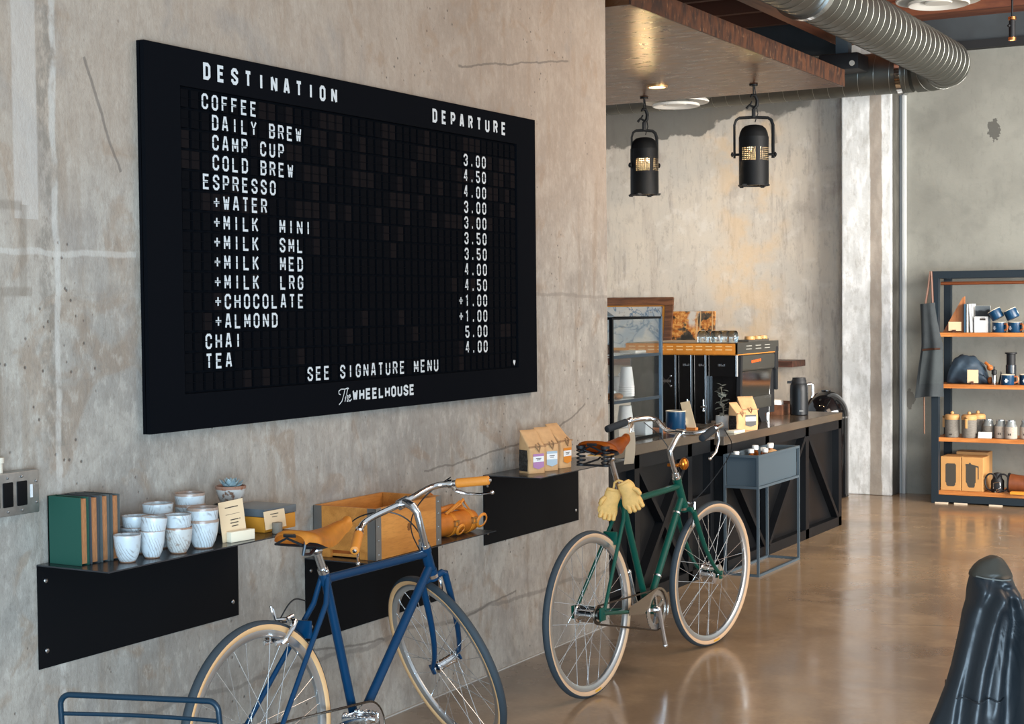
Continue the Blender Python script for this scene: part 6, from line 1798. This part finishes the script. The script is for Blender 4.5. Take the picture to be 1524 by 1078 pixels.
# ---------------------------------------------------------------- chair with the leather jacket
t = thing('dining_chair', 'wooden chair mostly hidden under the black leather jacket', 'chair', tuple(Vector((2.53, 4.42, 0)) + Vector((math.cos(YAW), math.sin(YAW), 0)) * .08 + Vector((-math.sin(YAW), math.cos(YAW), 0)) * .19), rz=PI + YAW)
CW = mat_wood('chair_wood', '#4a3323', '#67492f', axis=2, rough=.5)
b = B(); b.box(-.16, .20, -.20, .20, .44, .465, .008); obj('seat', b, CW, t)
for x, y in ((-.18, -.18), (.18, -.18)):
    b = B(); b.box(x - .016, x + .016, y - .016, y + .016, 0, .44, .004); obj('leg', b, CW, t)
for x, zt in ((-.17, .73), (.17, .85)):
    b = B(); b.bar((x, .19, 0), (x, .19, zt), .03, .03, bev=.004); obj('leg', b, CW, t)
b = B(); b.box(-.17, .17, .178, .202, .60, .725, .008); obj('backrest', b, CW, t)
t = thing('leather_jacket', 'black leather jacket with a grey fleece lining draped over a chair back', 'jacket', (2.53, 4.42, 0))
JK = mat('black_leather', '#1b2126', .42, spec=.6, bump=.35, bscale=30)
ru = Vector((math.cos(YAW), math.sin(YAW), 0)); fu = Vector((-math.sin(YAW), math.cos(YAW), 0))
def jring(name, prof, folds, amp, depth, seed, mat_, z_top_round=True, nu=72, nv=60, cx=0):
    """prof: list of (z, left, right) in metres across the view axis; closed draped shell"""
    zs = [p[0] for p in prof]
    def at(z, k):
        for i in range(len(prof) - 1):
            if zs[i] >= z >= zs[i + 1]:
                f = (zs[i] - z) / (zs[i] - zs[i + 1]); f2 = f
                return prof[i][k] * (1 - f2) + prof[i + 1][k] * f2
        return prof[-1][k]
    b = B()
    def fn(u, v):
        z = zs[0] + (zs[-1] - zs[0]) * (v ** 1.25)
        l, r = at(z, 1), at(z, 2); c = (l + r) / 2; hw = (r - l) / 2
        a = 2 * PI * u
        rise = (zs[0] - z)
        f = 1 + 0 * a
        fold = amp * min(1, rise / .12) * (math.sin(folds * a + seed + 1.2 * math.sin(2.3 * v * 3 + seed)) + .5 * math.sin((folds * 1.7) // 1 * a + 2 * seed + 5 * v)) 
        x = c + (hw + fold * .35) * math.cos(a)
        y = (depth * (.55 + .45 * min(1, rise / .2)) + fold) * math.sin(a)
        nz = noise.noise(Vector((x * 9, y * 9, z * 4 + seed))) * .010
        p = ru * (x + nz) + fu * (y + nz)
        return (p.x, p.y, z)
    V = b.grid(fn, nu, nv, cu=True)
    b.f([V[i][0] for i in range(nu)])
    return obj(name, b, mat_, t, angle=180)
def lerp_path(path, z):
    """x of a fold line at height z (path ordered from the top down)"""
    if z >= path[0][1]: return path[0][0], max(0, 1 - (z - path[0][1]) / .02)
    for (xa, za), (xb, zb) in zip(path, path[1:]):
        if za >= z >= zb: return xa + (xb - xa) * (za - z) / (za - zb), 1.0
    return path[-1][0], max(0, 1 - (path[-1][1] - z) / .05)
RIDGES = [([(-.082, .83), (-.096, .81), (-.109, .779), (-.127, .712), (-.149, .60), (-.162, .52), (-.185, .38)], .030, .016),
          ([(-.106, .835), (-.136, .766), (-.160, .663), (-.186, .525), (-.205, .40)], -.020, .011),
          ([(-.140, .82), (-.158, .72), (-.182, .62), (-.212, .50), (-.235, .40)], .012, .012),
          ([(-.084, .822), (-.062, .765), (-.056, .725), (-.060, .66), (-.069, .577), (-.072, .42)], -.034, .012),
          ([(-.058, .80), (-.034, .745), (-.020, .66), (-.024, .55), (-.03, .40)], .034, .022),
          ([(-.084, .79), (-.084, .72), (-.098, .60), (-.112, .48)], .014, .009),
          ([(-.092, .75), (-.102, .65), (-.128, .52)], -.012, .008),
          ([(-.040, .70), (-.052, .685), (-.045, .66)], .012, .010),
          ([(.03, .72), (.02, .60), (.03, .40)], -.02, .016), ([(.08, .70), (.07, .55), (.09, .35)], .02, .02)]
def drape(name, prof, depth, mat_, nu=110, nv=90, grow=0.0, zlow=None, ztop=None, ridges=RIDGES):
    zs = [p[0] for p in prof]; zl = zlow if zlow is not None else zs[-1]; zt = ztop or zs[0]
    def at(z, k):
        for i in range(len(prof) - 1):
            if zs[i] >= z >= zs[i + 1]:
                f = (zs[i] - z) / (zs[i] - zs[i + 1]); return prof[i][k] * (1 - f) + prof[i + 1][k] * f
        return prof[-1][k]
    b = B()
    def fn(u, v):
        z = zt + (zl - zt) * (v ** 1.3)
        l, r = at(z, 1), at(z, 2); c = (l + r) / 2; hw = (r - l) / 2 + grow
        a = 2 * PI * u
        x = c + hw * math.cos(a)
        dd = (depth * min(1, .25 + (zs[0] - z) / .12) + grow)
        y = dd * abs(math.sin(a)) ** .8 * (1 if math.sin(a) > 0 else -1)
        side = 1 if math.sin(a) < 0 else -.6
        for path, am, w in ridges:
            xr, k = lerp_path(path, z)
            y -= side * am * k * math.exp(-((x - xr) / (w * 1.45)) ** 2) * min(1, abs(math.sin(a)) * 2.5)
        q = noise.noise(Vector((x * 24, y * 12, z * 11))) * .0035 + noise.noise(Vector((x * 60, y * 30, z * 34))) * .0012
        p = ru * x + fu * (y + q)
        return (p.x, p.y, z)
    V = b.grid(fn, nu, nv, cu=True)
    b.f([V[i][0] for i in range(nu)])
    return obj(name, b, mat_, t, angle=180)
jp = [(.897, -.093, -.090), (.8965, -.100, -.082), (.893, -.112, -.074), (.886, -.126, -.067), (.873, -.141, -.058), (.855, -.153, -.049), (.824, -.157, -.040), (.77, -.163, -.020), (.752, -.170, .01), (.735, -.176, .05), (.69, -.184, .11), (.637, -.195, .16), (.592, -.206, .19), (.534, -.224, .21), (.467, -.251, .23), (.40, -.28, .25), (.24, -.33, .27)]
drape('body', jp, .085, JK)
YOKE = mat('warm_lit_leather', '#38352e', .5, spec=.4, bump=.3, bscale=40)  # warm light on the black leather, put into a browner colour
drape('yoke', jp, .085, YOKE, grow=.003, zlow=.845, nv=24)
fl = [(.775, -.010, .020), (.765, -.022, .06), (.74, -.024, .12), (.70, -.020, .15), (.64, -.005, .16)]
drape('fleece_lining', fl, .06, mat('grey_fleece', '#565e64', .95, var=.3, vscale=80, bump=.9, bscale=110), ridges=[])
b = B()
pts = []
for k in range(14):
    x = -.215 + .13 * k / 13; z = .520 + .004 * math.sin(k)
    yy = -.085
    for path, am, w in RIDGES:
        xr, kk = lerp_path(path, z); yy -= am * kk * math.exp(-((x - xr) / (w * 1.45)) ** 2)
    p = ru * x + fu * (yy * (.75 + .25 * min(1, k / 4)) - .001); pts.append((p.x, p.y, z))
b.tube(pts, .002, 6); obj('hem_seam', b, JK, t)
# seams
b = B()
def sp(x, z, y): p = ru * x + fu * y; return (p.x, p.y, z)
b.tube([sp(-.150, .848, -.035), sp(-.135, .847, -.062), sp(-.115, .846, -.080), sp(-.095, .845, -.088), sp(-.07, .845, -.080)], .002, 6)
obj('seam', b, mat('grey_seam', '#6a6c68', .5), t)
